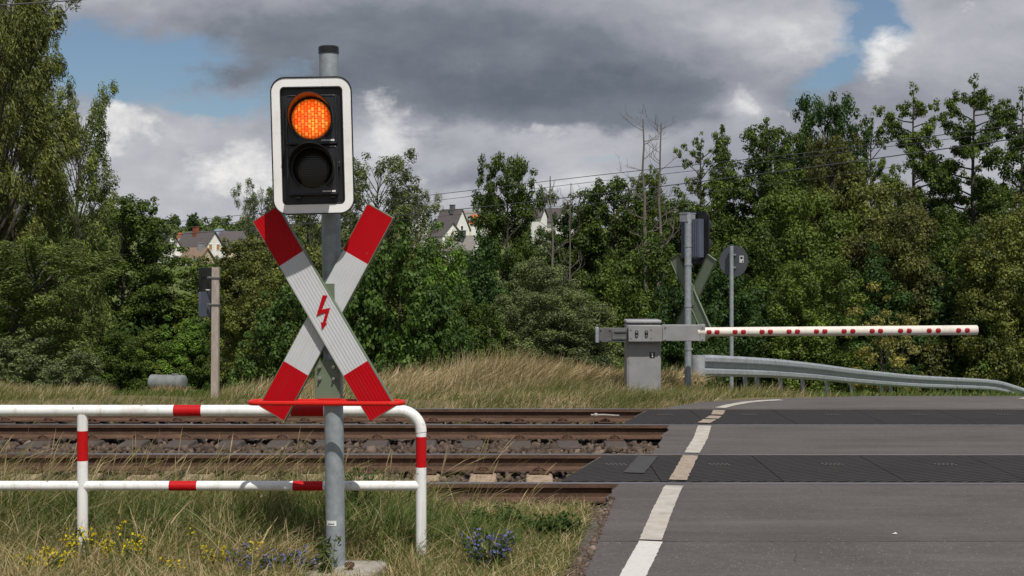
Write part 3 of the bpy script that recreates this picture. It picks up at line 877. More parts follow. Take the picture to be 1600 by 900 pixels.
def signal_post():
    D = 17.6; x = at(336, 0, D).x; g = gz(x, D); s = F / D
    t = thing('trackside_signal_post', 'slim concrete post with a dark and a grey board near the tank', 'signal post', (x, D, g), (0, .006, 0))
    Z = lambda py: EYE + (HY - py) / s - g
    b = MB(); b.tube([(0, 0, -.2), (0, 0, Z(418))], [.066, .060], 4); b.v = [tuple(Matrix.Rotation(R(45), 3, 'Z') @ Vector(p)) for p in b.v]
    b.build('post', M['post_concrete'], t, bevel=.008)
    for py0, py1, m, lab in ((418, 455, 'black', 'black upper board'), (456, 495, 'slate', 'blue grey lower board')):
        b = MB(); zc = (Z(py0) + Z(py1)) / 2; h = Z(py0) - Z(py1)
        b.prism(rrect(.34, h, .012, 3, 0, zc), -.006, .006)
        b.ring(rrect(.34, h, .012, 3, 0, zc), rrect(.318, h - .022, .008, 3, 0, zc), .005, .022)
        o = b.build('board', M[m], t, bevel=.002); o.location = (-.115, .10, 0); o.rotation_euler = (0, 0, R(68)); o['label'] = lab
    b = MB(); b.box((-.105, .045, Z(453)), (.07, .004, .012), Matrix.Rotation(R(-10), 3, 'Z')); b.build('maker_mark', M['label_white'], t)
    for py in (434, 476):
        b = MB(); z = Z(py); b.box((0, 0, z), (.108, .108, .022)); b.box((-.075, .03, z), (.06, .05, .03)); b.tube([(-.05, -.03, z), (-.085, -.03, z)], .012, 8)
        b.build('clamp', M['cabinet_dark'], t, bevel=.003)
signal_post()

def guardrail():
    K = [(1099, 555.5, 23.3), (1118, 556, 23.6), (1201, 560.7, 25.8), (1270, 568, 29.5), (1342, 578, 33.7), (1433, 587.5, 40), (1559, 593.7, 47), (1605, 609, 48.2), (1660, 626, 49)]
    P = [at(*k) for k in K]
    # refine
    Q = []
    for a, b_ in zip(P[:-1], P[1:]):
        for k in range(6): Q.append(a.lerp(b_, k / 6))
    Q.append(P[-1])
    for _ in range(3):
        Q = [Q[0]] + [(Q[i - 1] + Q[i] * 2 + Q[i + 1]) / 4 for i in range(1, len(Q) - 1)] + [Q[-1]]
    g = gz(P[0].x, P[0].y)
    base = Vector((P[0].x, P[0].y, g))
    t = thing('guardrail', 'galvanised steel guardrail sloping down beside the road beyond the tracks', 'guardrail', base)
    prof = [(0.0, .012), (.03, -.03), (.03, -.09), (-.075, -.125), (-.075, -.195), (.03, -.23), (.03, -.29), (0, -.335)]
    b = MB(); v = []; n = len(prof)
    for i, p in enumerate(Q):
        d = (Q[min(i + 1, len(Q) - 1)] - Q[max(i - 1, 0)]); d.z = 0; d.normalize(); nr = Vector((d.y, -d.x, 0))
        for o_, z in prof: v.append(p - base + nr * o_ + Vector((0, 0, z)))
        for o_, z in prof: v.append(p - base + nr * (o_ - .006) + Vector((0, 0, z)))
    m = 2 * n; f = []
    for i in range(len(Q) - 1):
        for k in range(n - 1):
            f.append((i * m + k, (i + 1) * m + k, (i + 1) * m + k + 1, i * m + k + 1)); f.append((i * m + n + k, i * m + n + k + 1, (i + 1) * m + n + k + 1, (i + 1) * m + n + k))
    b.add(v, f); b.build('beam', M['galv_dark'], t, sharp=20)
    b = MB(); d = (Q[1] - Q[0]); d.z = 0; d.normalize(); nr = Vector((d.y, -d.x, 0)); v = []
    for q in range(13):
        a = math.pi * q / 12 + math.pi / 2; c = Q[0] - base + d * (math.cos(a) * .12 - .0) + nr * (math.sin(a) * .12 - .09)
        v += [c + Vector((0, 0, .012)), c + Vector((0, 0, -.322))]
    b.add(v, [(2 * q, 2 * q + 2, 2 * q + 3, 2 * q + 1) for q in range(12)])
    b.build('end_cap', M['galv_dark'], t)
    pxs = [1106, 1175, 1193.5, 1229.5, 1264, 1301.5, 1340, 1385, 1400, 1468, 1489, 1552]
    proto = None
    for x in pxs:
        # point on the beam at this pixel column
        best = min(Q, key=lambda p: abs(p.x / p.y * F + 800 - x)); i = Q.index(best)
        nb = Q[min(i + 1, len(Q) - 1)]; pb = Q[max(i - 1, 0)]
        c = min([pb.lerp(nb, k / 20) for k in range(21)], key=lambda p: abs(p.x / p.y * F + 800 - x))
        if proto is None:
            b = MB(); b.box((0, 0, -.62), (.055, .004, 1.1)); b.box((-.029, .022, -.62), (.004, .048, 1.1)); b.box((.029, .022, -.62), (.004, .048, 1.1)); b.box((0, -.04, -.15), (.05, .07, .12))
            proto = o = b.build('post', M['galv_dark'], t)
        else:
            o = proto.copy(); C.objects.link(o); o.parent = t
        o.location = c - base + Vector((-.07, .21, -.02)); o.rotation_euler = (0, 0, R(35))
guardrail()

def tank():
    D = 61; s = F / D; c = at(262, 598, D); g = gz(c.x, D)
    t = thing('cattle_water_tank', 'grey horizontal water tank standing in the green meadow', 'tank', (c.x, D, g), (0, 0, R(-14)))
    zc = c.z - g; L, r = 1.5, .34
    b = MB(); b.tube([(-L / 2 - .07, 0, zc), (-L / 2 - .045, 0, zc), (-L / 2, 0, zc), (-L / 2 + .02, 0, zc), (L / 2, 0, zc), (L / 2 + .05, 0, zc), (L / 2 + .08, 0, zc)], [.12, .26, r, r, r, .27, .12], 32)
    tk = b.build('barrel', M['tank'], t, sharp=50)
    b = MB(); b.tube([(.35, 0, zc + r - .02), (.35, 0, zc + r + .05)], .14, 16); b.build('hatch', M['tank'], tk)
    b = MB()
    for x in (-.42, .5):
        b.tube([(x, 0, zc), (x + .001, 0, zc)], r + .01, 32); b.box((x, -.22, zc / 2 - .2), (.07, .07, zc)); b.box((x, .22, zc / 2 - .2), (.07, .07, zc))
    b.build('stand', M['cabinet_dark'], t)
tank()

# =================================================================== overhead wires
def wire(pts, r, label, group='overhead wires crossing the sky'):
    P = [at(*p) for p in pts]; Q = []
    ts = np.linspace(0, 1, 40); k = np.linspace(0, 1, len(P))
    for t in ts: Q.append(Vector([float(np.interp(t, k, [p[i] for p in P])) for i in range(3)]))
    for _ in range(6): Q = [Q[0]] + [(Q[i - 1] + Q[i] * 2 + Q[i + 1]) / 4 for i in range(1, 39)] + [Q[-1]]
    b = MB(); b.tube(Q, r, 6); tag(b.build('overhead_wire', M['wire'], None), label, 'wire', group)
wire([(-60, 382, 84), (260, 348, 72), (651, 308, 60), (960, 270, 52), (1260, 240, 46), (1473, 210, 42), (1700, 182, 38)], .013, 'uppermost of the thin overhead wires rising to the right')
wire([(-60, 387, 84), (300, 355, 72), (651, 317, 60), (960, 280, 52), (1110, 264, 50), (1300, 240, 46), (1700, 190, 38)], .010, 'thin overhead wire close below the uppermost one')
wire([(-60, 388, 84), (162, 374, 76), (262, 368, 72), (620, 338, 60), (940, 303, 52), (1260, 263, 46), (1600, 215, 40), (1750, 192, 38)], .017, 'thickest long overhead wire passing before the tall trees')
wire([(560, 350, 62), (760, 331, 57), (960, 315, 52), (1150, 296, 49), (1350, 268, 45), (1700, 214, 38)], .008, 'faintest overhead wire, lowest before the dead trees')
wire([(-150, 22, 20), (0, 8, 20), (125, 0, 20), (300, -20, 20)], .010, 'dark wire crossing the top left corner above the willow', None)

# =================================================================== houses on the hillside
def house(label, px, py_base, D, w, d, hw, hr, yaw, wall='house_white', roof='roof_slate', chim=None, wins=(), hip=False, cat='house', gwins=()):
    """ridge runs along local x; gable ends at +-x. w along x, d along y"""
    p = at(px, py_base, D)
    t = thing('house', label, cat, p, (0, 0, R(yaw)))
    b = MB(); x, y = w / 2, d / 2
    dep = 8
    V = [(-x, -y, -dep), (x, -y, -dep), (x, y, -dep), (-x, y, -dep), (-x, -y, hw), (x, -y, hw), (x, y, hw), (-x, y, hw), (-x, 0, hw + hr), (x, 0, hw + hr)]
    if hip: V[8] = (-x * .35, 0, hw + hr); V[9] = (x * .35, 0, hw + hr)
    b.add(V, [(0, 1, 5, 4), (2, 3, 7, 6), (1, 2, 6, 9, 5) if not hip else (1, 2, 6, 5), (3, 0, 4, 8, 7) if not hip else (3, 0, 4, 7)] + ([(4, 5, 6, 7)] if hip else []))
    wl = b.build('wall', M[wall], t)
    b = MB(); o = .35; k = hr / y; th = .22
    if hip:
        xe = x + o; ye = y + o; z0 = hw - .05; zr = hw + hr
        b.add([(-xe, -ye, z0), (xe, -ye, z0), (xe, ye, z0), (-xe, ye, z0), (-x * .35, 0, zr), (x * .35, 0, zr)], [(0, 1, 5, 4), (1, 2, 5), (2, 3, 4, 5), (3, 0, 4), (3, 2, 1, 0)])
    else:
        for s in (-1, 1):
            xe = x + .3; a = [(-xe, 0, hw + hr + .04), (xe, 0, hw + hr + .04), (xe, s * (y + o), hw - k * o + .04), (-xe, s * (y + o), hw - k * o + .04)]
            b.add(a + [(q[0], q[1], q[2] + th) for q in a], [(0, 1, 2, 3), (4, 5, 6, 7), (0, 1, 5, 4), (1, 2, 6, 5), (2, 3, 7, 6), (3, 0, 4, 7)])
    rf = b.build('roof', M[roof], t, sharp=20)
    if chim:
        cx, cm = chim; b = MB(); b.box((cx, -.5, hw + hr + .1), (.9, .9, 2.0)); b.box((cx, -.5, hw + hr + 1.12), (1.05, 1.05, .14)); b.build('chimney', M[cm], rf)
    for (wx, wz, ww, wh, m) in wins:     # on the front (-y) wall
        b = MB(); b.ring(rrect(ww + .24, wh + .24, .01, 1, wx, wz), rrect(ww, wh, .01, 1, wx, wz), -y - .06, -y + .01); f = b.build('window', M['house_white'], t)
        b = MB(); b.prism(rrect(ww, wh, .01, 1, wx, wz), -y - .03, -y - .005); b.build('pane', M[m], f)
    for (sx, wy, wz, ww, wh, m) in gwins:   # on a gable end
        b = MB(); b.ring(rrect(ww + .24, wh + .24, .01, 1, wy, wz), rrect(ww, wh, .01, 1, wy, wz), -.06, .01)
        b.v = [(sx * (x - yv), xv, zv) for xv, yv, zv in b.v]; f = b.build('window', M['house_white'], t)
        b = MB(); b.prism(rrect(ww, wh, .01, 1, wy, wz), -.03, -.005); b.v = [(sx * (x - yv), xv, zv) for xv, yv, zv in b.v]; b.build('pane', M[m], f)
    return t
# left cluster (D about 290): 7.76 px per metre
house('white house with large dark grey roof and red brick chimney, left hillside', 312, 402, 290, 8.5, 5.6, 1.6, 3.4, -36, roof='roof_slate', chim=(-.6, 'brick'), wins=[(-2.6, .4, 1.1, 1.1, 'window'), (.2, .9, 1.1, .9, 'window')], gwins=[(1, -1., 2.0, .8, 1.1, 'shutter'), (1, 1., 2.0, .8, 1.1, 'shutter')])
house('white gabled house with orange red roof, behind the others, left hillside', 272, 396, 300, 8, 4.6, 1.6, 2.4, -55, roof='roof_orange')
house('white house with steep white gable and small dark windows beside dark tree', 262, 416, 282, 7, 5.6, 2.3, 4.0, -62, roof='roof_slate', gwins=[(1, -.7, 1.6, .5, .8, 'window'), (1, .9, 1.6, .5, .8, 'window')])
house('low house with brown roof and grey chimney below the dark roofed house', 308, 409, 278, 4.4, 4.4, .6, 1.9, -22, wall='house_cream', roof='roof_brown', chim=(1.3, 'cabinet'))
house('yellow house with flat blue grey canopy roof over wide windows', 296, 424, 272, 4.2, 3.5, 2.1, .35, -8, wall='house_yellow', roof='roof_blue', wins=[(-.5, 1.1, .8, 1.0, 'window'), (.6, 1.1, .8, 1.0, 'window')], hip=True)
house('cream house with blue grey hipped roof behind the gabled house', 343, 390, 305, 4.4, 4, 2.7, 1.7, -20, wall='house_cream', roof='roof_blue', hip=True)
house('house with broad brown grey roof half hidden by shrubs, left hillside', 372, 405, 295, 7.4, 6, 2.2, 3.3, -12, wall='house_cream', roof='roof_slate')
house('small pale yellow house glimpsed beside the crossed boards', 393, 395, 300, 3.2, 3, 3.2, 1.5, -30, wall='house_yellow', roof='roof_slate', wins=[(0, 1.6, .7, .9, 'window')])
# right cluster
house('tall white gabled house with dark roof, highest between the trees', 706, 372, 320, 5.8, 5.2, 2.0, 4.2, -38, roof='roof_slate', chim=(.6, 'cabinet_dark'), gwins=[(1, 0, 2.2, .7, .9, 'window'), (1, 1.2, .2, .7, .9, 'window')])
house('white house with dark lean roof and brown attic window, in front of the tall one', 696, 378, 300, 6.0, 4.8, 1.2, 2.6, -58, roof='roof_slate', gwins=[(1, 0, 1.7, .55, .7, 'shutter'), (1, .9, -.3, .5, .7, 'shutter'), (1, -.6, -.3, .5, .7, 'window')])
house('house with bright orange roof beside the tall oak', 748, 366, 305, 2.4, 4, 2.4, 1.5, -10, roof='roof_orange')
house('wide pale grey roofed house with white gable, low between the shrubs', 722, 396, 262, 6.0, 3.4, .8, 2.2, -28, roof='roof_grey', chim=(.4, 'cabinet_dark'))
house('long low house with grey roof on the skyline', 738, 352, 350, 8, 6, 1.2, 2.2, -10, wall='house_cream', roof='roof_grey', chim=(3.2, 'cabinet_dark'))
house('white house with grey roof behind the bare dead tree', 868, 356, 320, 5, 5, 1.4, 2.8, -45, roof='roof_slate')
house('white wall of a house glimpsed right of the bare dead tree', 893, 371, 290, 3.6, 3, 2.8, 1.2, -30, roof='roof_slate')
house('small white house glimpsed between tall oak and dead tree', 842, 350, 300, 2.4, 2.6, 1.6, 1.6, -30, roof='roof_slate')
house('small white house glimpsed through grey willow', 652, 358, 300, 3.2, 3, 2.5, 2, -40, roof='roof_slate')
# =================================================================== foliage builders
def unit(a): return a / np.maximum(np.linalg.norm(a, axis=-1, keepdims=True), 1e-9)

def leaves_mesh(name, cen, rad, n, L, W, rng, up=.45, out=.9, rnd=.42, ctint=None, tvar=.16, along=None, shell=.45):
    """n leaf faces spread through ellipsoid clumps cen/rad"""
    k = len(cen)
    wgt = rad[:, 0] * rad[:, 1]; wgt = wgt / wgt.sum()
    ci = rng.choice(k, n, p=wgt)
    d = unit(rng.normal(size=(n, 3)))
    u = rng.random(n) ** shell
    p = cen[ci] + d * u[:, None] * rad[ci]
    nrm = unit(d * out + np.array([0, 0, up]) + rng.normal(size=(n, 3)) * rnd)
    if along is None: a = rng.normal(size=(n, 3))
    else: a = along[ci] + rng.normal(size=(n, 3)) * .45
    t = unit(a - nrm * (a * nrm).sum(1, keepdims=True)); b = np.cross(nrm, t)
    s = rng.uniform(.65, 1.25, n)[:, None]
    l = t * (L / 2) * s; w = b * (W / 2) * s
    bend = nrm * (L * .10) * s
    v = np.stack([p - l - bend, p - w + l * .1, p + l - bend, p + w + l * .1], 1).reshape(-1, 3)
    q = np.arange(4 * n).reshape(n, 4)
    if ctint is None: ctint = rng.normal(0, .10, k)
    tint = np.clip(.45 + ctint[ci] + rng.normal(0, tvar, n), 0, 1)
    return np_mesh(name, v, q, tint)

def profile(kind, h):
    if kind == 'slim': return np.sin(np.pi * np.clip((h - .02) / .98, 0, 1) ** .75) ** .7 * (1 - .35 * h)
    if kind == 'alder': return np.minimum(1, 1.5 * np.clip(1.06 - h, 0, 1) ** .5) * (.45 + .55 * smooth(0, .25, h)) * (1 + .22 * np.sin(h * 23.))
    if kind == 'cone': return np.clip((1 - h) * 1.25, .10, 1) * smooth(.0, .2, h)
    if kind == 'round': return np.sqrt(np.clip(1 - (2 * h - 1) ** 2, 0, 1))
    if kind == 'broad': return np.sqrt(np.clip(1 - (1.75 * h - .85) ** 2, 0.02, 1))

def build_tree(seed, H, Rm, kind='slim', limbs=34, bare=.16, per=4, crad=.42, nleaf=15000, L=.2, W=.13, rise=.35, gap=0., droop=0, up=.45, tvar=.16, cvar=.11, top_fork=1, shell=.45, flat=.75):
    """trunk mesh + crown mesh, base at the origin"""
    rng = np.random.default_rng(seed)
    tb = MB(); cen, rad, alg = [], [], []
    tr = []
    x = y = 0
    for i in range(9):
        t = i / 8; tr.append(Vector((x, y, t * H * .96 - (.3 if i == 0 else 0)))); x += rng.normal(0, .03 * Rm); y += rng.normal(0, .03 * Rm)
    r0 = H * .013 + .05
    tb.tube(tr, [r0 * (1 - .88 * (i / 8)) for i in range(9)], 8)
    def trunk_at(h):
        f = np.clip(h / .96 * 8, 0, 7.999); i = int(f); return tr[i].lerp(tr[i + 1], f - i)
    for i in range(limbs):
        h = bare + (1 - bare) * ((i + rng.uniform(-.3, .3)) / limbs)
        h = float(np.clip(h, bare, .985)); hh = (h - bare) / (1 - bare)
        if rng.random() < gap: continue
        p0 = trunk_at(h * .93); az = i * 2.39996 + rng.normal(0, .35)
        ln = Rm * float(profile(kind, hh)) * rng.uniform(.65, 1.18) + .12
        ris = rise * (1 + hh * .8)
        pts = []
        for k in range(5):
            t = k / 4
            pts.append(p0 + Vector((math.cos(az + .25 * t), math.sin(az + .25 * t), 0)) * ln * t + Vector((0, 0, ln * (ris * t - droop * t * t) + rng.normal(0, .03))))
        rr = r0 * (.34 - .2 * h)
        tb.tube(pts, [max(.008, rr * (1 - .8 * k / 4)) for k in range(5)], 5, False)
        m = max(2, int(per * ln / Rm + 1.2))
        for j in range(m):
            t = 1 - .62 * j / m + rng.normal(0, .05); t = min(max(t, .25), 1.05)
            f = min(t, .999) * 4; q = int(f); c = pts[q].lerp(pts[min(q + 1, 4)], f - q)
            c = np.array(c) + rng.normal(0, crad * .42, 3) * np.array([1, 1, .6])
            s = crad * rng.uniform(.6, 1.2) * (1.0 if hh < .8 else .8)
            cen.append(c); rad.append([s, s, s * flat]); alg.append([math.cos(az), math.sin(az), -1.2 * droop - .2])
    for j in range(3):
        cen.append(np.array(trunk_at(.97)) + rng.normal(0, .12, 3) + [0, 0, H * .012 * j]); rad.append([crad * .55] * 3); alg.append([0, 0, 1])
    cen, rad, alg = np.array(cen), np.array(rad), np.array(alg)
    me = leaves_mesh('crown', cen, rad, nleaf, L, W, rng, up=up, ctint=rng.normal(0, cvar, len(cen)), tvar=tvar, along=alg if droop else None, shell=shell)
    trunk = tb.mesh('trunk', 50)
    trunk.materials.append(M['bark']); me.materials.append(M['leaf'])
    return dict(trunk=trunk, crown=me, H=H, R=Rm * 1.05)

def build_bush(seed, H, Rm, nclump=90, crad=.28, nleaf=9000, L=.14, W=.09, lump=.22, up=.4, tvar=.17, cvar=.12, along=False, shell=.4, low=.0):
    rng = np.random.default_rng(seed)
    ph = rng.uniform(0, 6.28, 8)
    cen = []
    for i in range(nclump):
        a = rng.uniform(0, 6.283); e = math.asin(rng.uniform(low, 1))
        k = 1 + lump * (math.sin(3 * a + ph[0]) * math.cos(2 * e + ph[1]) + .6 * math.sin(5 * a + ph[2]) * math.sin(4 * e + ph[3])) + rng.normal(0, .06)
        k *= rng.choice([1, .8, .55], p=[.62, .25, .13])
        cen.append([math.cos(a) * math.cos(e) * Rm * k * .9, math.sin(a) * math.cos(e) * Rm * k * .9, (math.sin(e) * k * .9 + .05) * H])
    cen = np.array(cen); s = crad * rng.uniform(.6, 1.3, nclump)
    rad = np.stack([s, s, s * .8], 1)
    # skirts of foliage down to the ground
    me = leaves_mesh('foliage', cen, rad, nleaf, L, W, rng, up=up, ctint=rng.normal(0, cvar, nclump), tvar=tvar, along=(cen * [1, 1, .6] if along else None), shell=shell)
    me.materials.append(M['leaf'])
    tb = MB()
    for i in range(9):
        c = cen[rng.integers(nclump)]; tb.tube([(rng.normal(0, .08), rng.normal(0, .08), -.2), tuple(c * [.4, .4, .55]), tuple(c * .97)], [.04, .028, .01], 5, False)
    st = tb.mesh('stem', 50); st.materials.append(M['bark'])
    return dict(trunk=st, crown=me, H=H, R=Rm)

random.seed(11)
K = {}
K['alderA'] = build_tree(1, 12, 2.0, 'alder', 70, .28, 7, .40, 46000, .125, .085, .25)
K['alderB'] = build_tree(2, 12, 2.2, 'cone', 66, .28, 7, .42, 42000, .125, .085, .24)
K['alderC'] = build_tree(3, 13, 2.3, 'alder', 64, .34, 8, .34, 36000, .125, .085, .16, gap=.10)
K['sparse'] = build_tree(4, 11, 1.7, 'alder', 46, .25, 6, .27, 12000, .125, .085, .40, gap=.1)
K['oak'] = build_tree(6, 10, 2.6, 'alder', 66, .25, 7, .44, 46000, .13, .09, .40)
K['broad'] = build_tree(7, 10, 2.6, 'broad', 76, .05, 7, .48, 48000, .15, .10, .42)
K['greywillow'] = build_tree(8, 9, 2.6, 'broad', 60, .05, 6, .42, 20000, .20, .055, .75, droop=.2)
K['roundwillow'] = build_bush(9, 7.2, 2.4, 300, .46, 62000, .12, .075, .20)
K['bushA'] = build_bush(10, 4.0, 1.9, 170, .36, 34000, .11, .075)
K['bushB'] = build_bush(12, 5.0, 1.8, 190, .38, 36000, .11, .075, .28)
K['hazel'] = build_bush(13, 3.0, 1.5, 120, .27, 14000, .10, .078, .18, up=.5)
K['wispy'] = build_bush(14, 3.6, 1.5, 70, .26, 5200, .11, .055, .30, along=True)
K['conifer'] = build_tree(15, 9, 2.0, 'round', 60, .02, 5, .6, 9000, .45, .25, .9)

def plant(name, kind, px, top, wpx, D, color, label, cat, group=None, rot=None, zoff=0., depth=1.):
    k = K[kind]; x = (px - 800) / F * D; g = gz(x, D) + zoff
    zt = EYE + (HY - top) / F * D
    sz = (zt - g) / k['H']; sx = wpx / F * D / (2 * k['R'])
    t = thing(name, label, cat, (x, D, g), (0, 0, random.uniform(0, 6.28) if rot is None else rot), group)
    t.scale = (sx, sx * depth, sz)
    tree = name.endswith('tree')
    o = link('trunk' if tree else 'stem', k['trunk'], t)
    o = link('crown' if tree else 'foliage', k['crown'], t); o.color = (*color, 1)
    return t
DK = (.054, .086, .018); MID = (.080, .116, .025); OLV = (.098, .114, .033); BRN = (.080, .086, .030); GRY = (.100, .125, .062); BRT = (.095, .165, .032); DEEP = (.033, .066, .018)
TG = 'tall trees along the far side'
T = [
 # right hand row of tall trees
 ('alder_tree', 'sparse', 1092, 203, 90, 66, MID, 'thin sparse alder with sky showing through, right of the two dead trees', 'tree', TG),
 ('alder_tree', 'alderB', 1134, 192, 96, 70, DK, 'slim dark pointed alder right of the sparse one', 'tree', TG),
 ('alder_tree', 'alderA', 1198, 177, 120, 68, DK, 'dense dark alder with rounded top behind the far signal', 'tree', TG),
 ('oak_tree', 'oak', 1292, 158, 140, 74, DEEP, 'dark full tree rising behind the brownish willow crown', 'tree', TG),
 ('alder_tree', 'sparse', 1357, 172, 76, 76, MID, 'narrow open tree between the dark full one and the pale topped alder', 'tree', TG),
 ('alder_tree', 'alderC', 1427, 128, 132, 64, MID, 'lighter green alder with bare lower trunk showing against sky', 'tree', TG),
 ('alder_tree', 'alderC', 1519, 116, 150, 62, DK, 'tallest alder on the right with tiered boughs and dark trunk', 'tree', TG),
 ('alder_tree', 'alderC', 1596, 136, 130, 66, DK, 'tall open alder cut by the right picture edge', 'tree', TG),
 ('oak_tree', 'oak', 1240, 240, 120, 78, DK, 'shorter dark tree filling the gap left of the dark full one', 'tree', TG),
 ('willow_tree', 'broad', 1302, 222, 108, 60, BRN, 'brownish olive willow crown above the green thicket', 'tree', None),
 ('alder_tree', 'oak', 1650, 200, 160, 70, DK, 'dark tree beyond the right picture edge', 'tree', TG),
 # right thicket
 ('willow_shrub', 'roundwillow', 1255, 292, 190, 56, MID, 'big round green willow behind the round traffic sign', 'shrub', None),
 ('willow_shrub', 'roundwillow', 1350, 280, 200, 58, OLV, 'pale green round willow top below the brownish crown', 'shrub', None),
 ('willow_shrub', 'roundwillow', 1400, 325, 190, 54, BRN, 'brownish rounded willow in the middle of the right thicket', 'shrub', None),
 ('willow_shrub', 'roundwillow', 1565, 335, 180, 52, OLV, 'olive rounded willow at the right picture edge', 'shrub', None),
 ('willow_shrub', 'roundwillow', 1490, 350, 170, 58, DK, 'dark willow between the brownish and the olive one', 'shrub', None),
 ('willow_shrub', 'roundwillow', 1268, 402, 165, 46, MID, 'round green willow bush just above the boom reflectors', 'shrub', None),
 ('willow_shrub', 'roundwillow', 1640, 300, 170, 58, OLV, 'willow beyond the right picture edge', 'shrub', None),
 ('shrub', 'bushB', 1180, 380, 150, 54, DK, 'dark shrub behind the round sign post', 'shrub', None),
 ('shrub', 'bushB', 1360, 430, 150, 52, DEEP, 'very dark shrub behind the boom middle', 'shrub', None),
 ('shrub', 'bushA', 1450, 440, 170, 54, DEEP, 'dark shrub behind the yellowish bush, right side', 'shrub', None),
 ('shrub', 'bushA', 1545, 440, 160, 53, DK, 'low green shrub above the meadow at the right', 'shrub', None),
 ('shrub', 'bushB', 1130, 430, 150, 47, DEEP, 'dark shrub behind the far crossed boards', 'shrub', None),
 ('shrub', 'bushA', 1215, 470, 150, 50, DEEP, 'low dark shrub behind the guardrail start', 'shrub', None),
 ('yellow_bush', 'wispy', 1383, 478, 145, 44, (.18, .165, .058), 'wispy yellowish bush behind the guardrail and under the boom', 'bush', None),
 # centre
 ('oak_tree', 'oak', 800, 248, 120, 64, DK, 'tall dark oak with forked top left of the thin dead tree', 'tree', None),
 ('alder_tree', 'broad', 960, 288, 150, 66, DK, 'broad dark tree left of the two dead trees', 'tree', None),
 ('alder_tree', 'alderA', 1016, 252, 70, 67, MID, 'slim leafy tree behind the two dead trees', 'tree', None),
 ('alder_tree', 'broad', 1060, 316, 130, 64, DK, 'dark tree behind the far signal lamp', 'tree', None),
 ('alder_tree', 'broad', 905, 338, 110, 67, DEEP, 'low dark tree behind the thin dead tree', 'tree', None),
 ('shrub', 'broad', 850, 363, 80, 66, DK, 'leafy shrub crown hiding a house wall beside the oak', 'shrub', None),
 ('shrub', 'bushB', 1010, 400, 160, 52, DK, 'dark shrub above the barrier cabinet', 'shrub', None),
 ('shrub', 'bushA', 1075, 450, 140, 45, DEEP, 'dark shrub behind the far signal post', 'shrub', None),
 ('shrub', 'bushA', 950, 430, 150, 50, MID, 'green shrub left of the barrier cabinet', 'shrub', None),
 ('willow_shrub', 'roundwillow', 850, 408, 150, 47, GRY, 'grey green willow bush below the thin dead tree', 'shrub', None),
 ('willow_shrub', 'roundwillow', 893, 452, 160, 40, GRY, 'grey green willow bush left of the barrier arm', 'shrub', None),
 ('willow_shrub', 'roundwillow', 805, 455, 130, 41, GRY, 'smaller grey green willow bush rising from the dry grass', 'shrub', None),
 ('shrub', 'bushB', 745, 395, 130, 50, DEEP, 'dark shrub below the tall oak', 'shrub', None),
 ('shrub', 'bushB', 690, 402, 120, 44, BRT, 'bright green shrub below the grey roofed house', 'shrub', None),
 ('shrub', 'bushA', 735, 470, 120, 37, DK, 'dark low shrub at the dry grass edge, right of the hazels', 'shrub', None),
 ('hazel_bush', 'hazel', 625, 362, 175, 27, (.052, .095, .022), 'large leaved hazel right of the crossed boards', 'bush', None),
 ('hazel_bush', 'hazel', 545, 385, 180, 28, (.045, .082, .02), 'large leaved hazel directly behind the crossed boards', 'bush', None),
 ('hazel_bush', 'hazel', 690, 432, 110, 27, (.05, .092, .024), 'low hazel at the right end of the large leaved thicket', 'bush', None),
 ('hazel_bush', 'hazel', 445, 440, 140, 28, (.05, .09, .022), 'large leaved bush between the concrete post and the crossed boards', 'bush', None),
 ('grey_willow_tree', 'greywillow', 585, 262, 170, 74, GRY, 'airy grey green willow right of the signal head', 'tree', None),
 ('grey_willow_tree', 'greywillow', 636, 316, 90, 78, GRY, 'shorter airy willow left of the white houses', 'tree', None),
 ('grey_willow_tree', 'greywillow', 408, 308, 80, 80, GRY, 'thin airy willow left of the signal head', 'tree', None),
 ('grey_willow_tree', 'greywillow', 478, 300, 150, 82, GRY, 'airy willow behind the signal head', 'tree', None),
 ('shrub', 'broad', 405, 378, 160, 60, OLV, 'olive shrub mass below the left houses', 'shrub', None),
 ('shrub', 'broad', 366, 404, 80, 66, GRY, 'pale shrub behind the concrete post top', 'shrub', None),
 ('shrub', 'bushB', 395, 440, 120, 44, OLV, 'olive shrub right of the concrete post', 'shrub', None),
 ('shrub', 'bushB', 470, 390, 140, 50, OLV, 'olive shrub between the crossed board arms', 'shrub', None),
 ('shrub', 'broad', 655, 384, 110, 62, OLV, 'olive shrub crown behind the hazel tops', 'shrub', None),
 # left
 ('walnut_tree', 'broad', 190, 312, 150, 72, DK, 'big dark tree left of the hillside houses', 'tree', None),
 ('shrub', 'bushA', 300, 505, 110, 67, BRT, 'bright low shrub behind the concrete post', 'shrub', None),
 ('shrub', 'bushA', 235, 520, 130, 67, MID, 'green low hedge shrub behind the tank', 'shrub', None),
 ('shrub', 'bushA', 345, 515, 90, 66, DK, 'dark low shrub beside the concrete post foot', 'shrub', None),
 ('shrub', 'bushA', 170, 515, 120, 62, DK, 'green low shrub at the left end of the meadow', 'shrub', None),
 ('shrub', 'bushB', 284, 424, 175, 75, MID, 'leafy shrub between the big dark tree and the post', 'shrub', None),
 ('shrub', 'hazel', 30, 520, 130, 27, GRY, 'grey green low bush at the left picture edge', 'shrub', None),
 ('shrub', 'hazel', 118, 542, 110, 26, GRY, 'lower grey green bush between the left willows and the tank meadow', 'shrub', None),
]
for row in T: plant(*row)

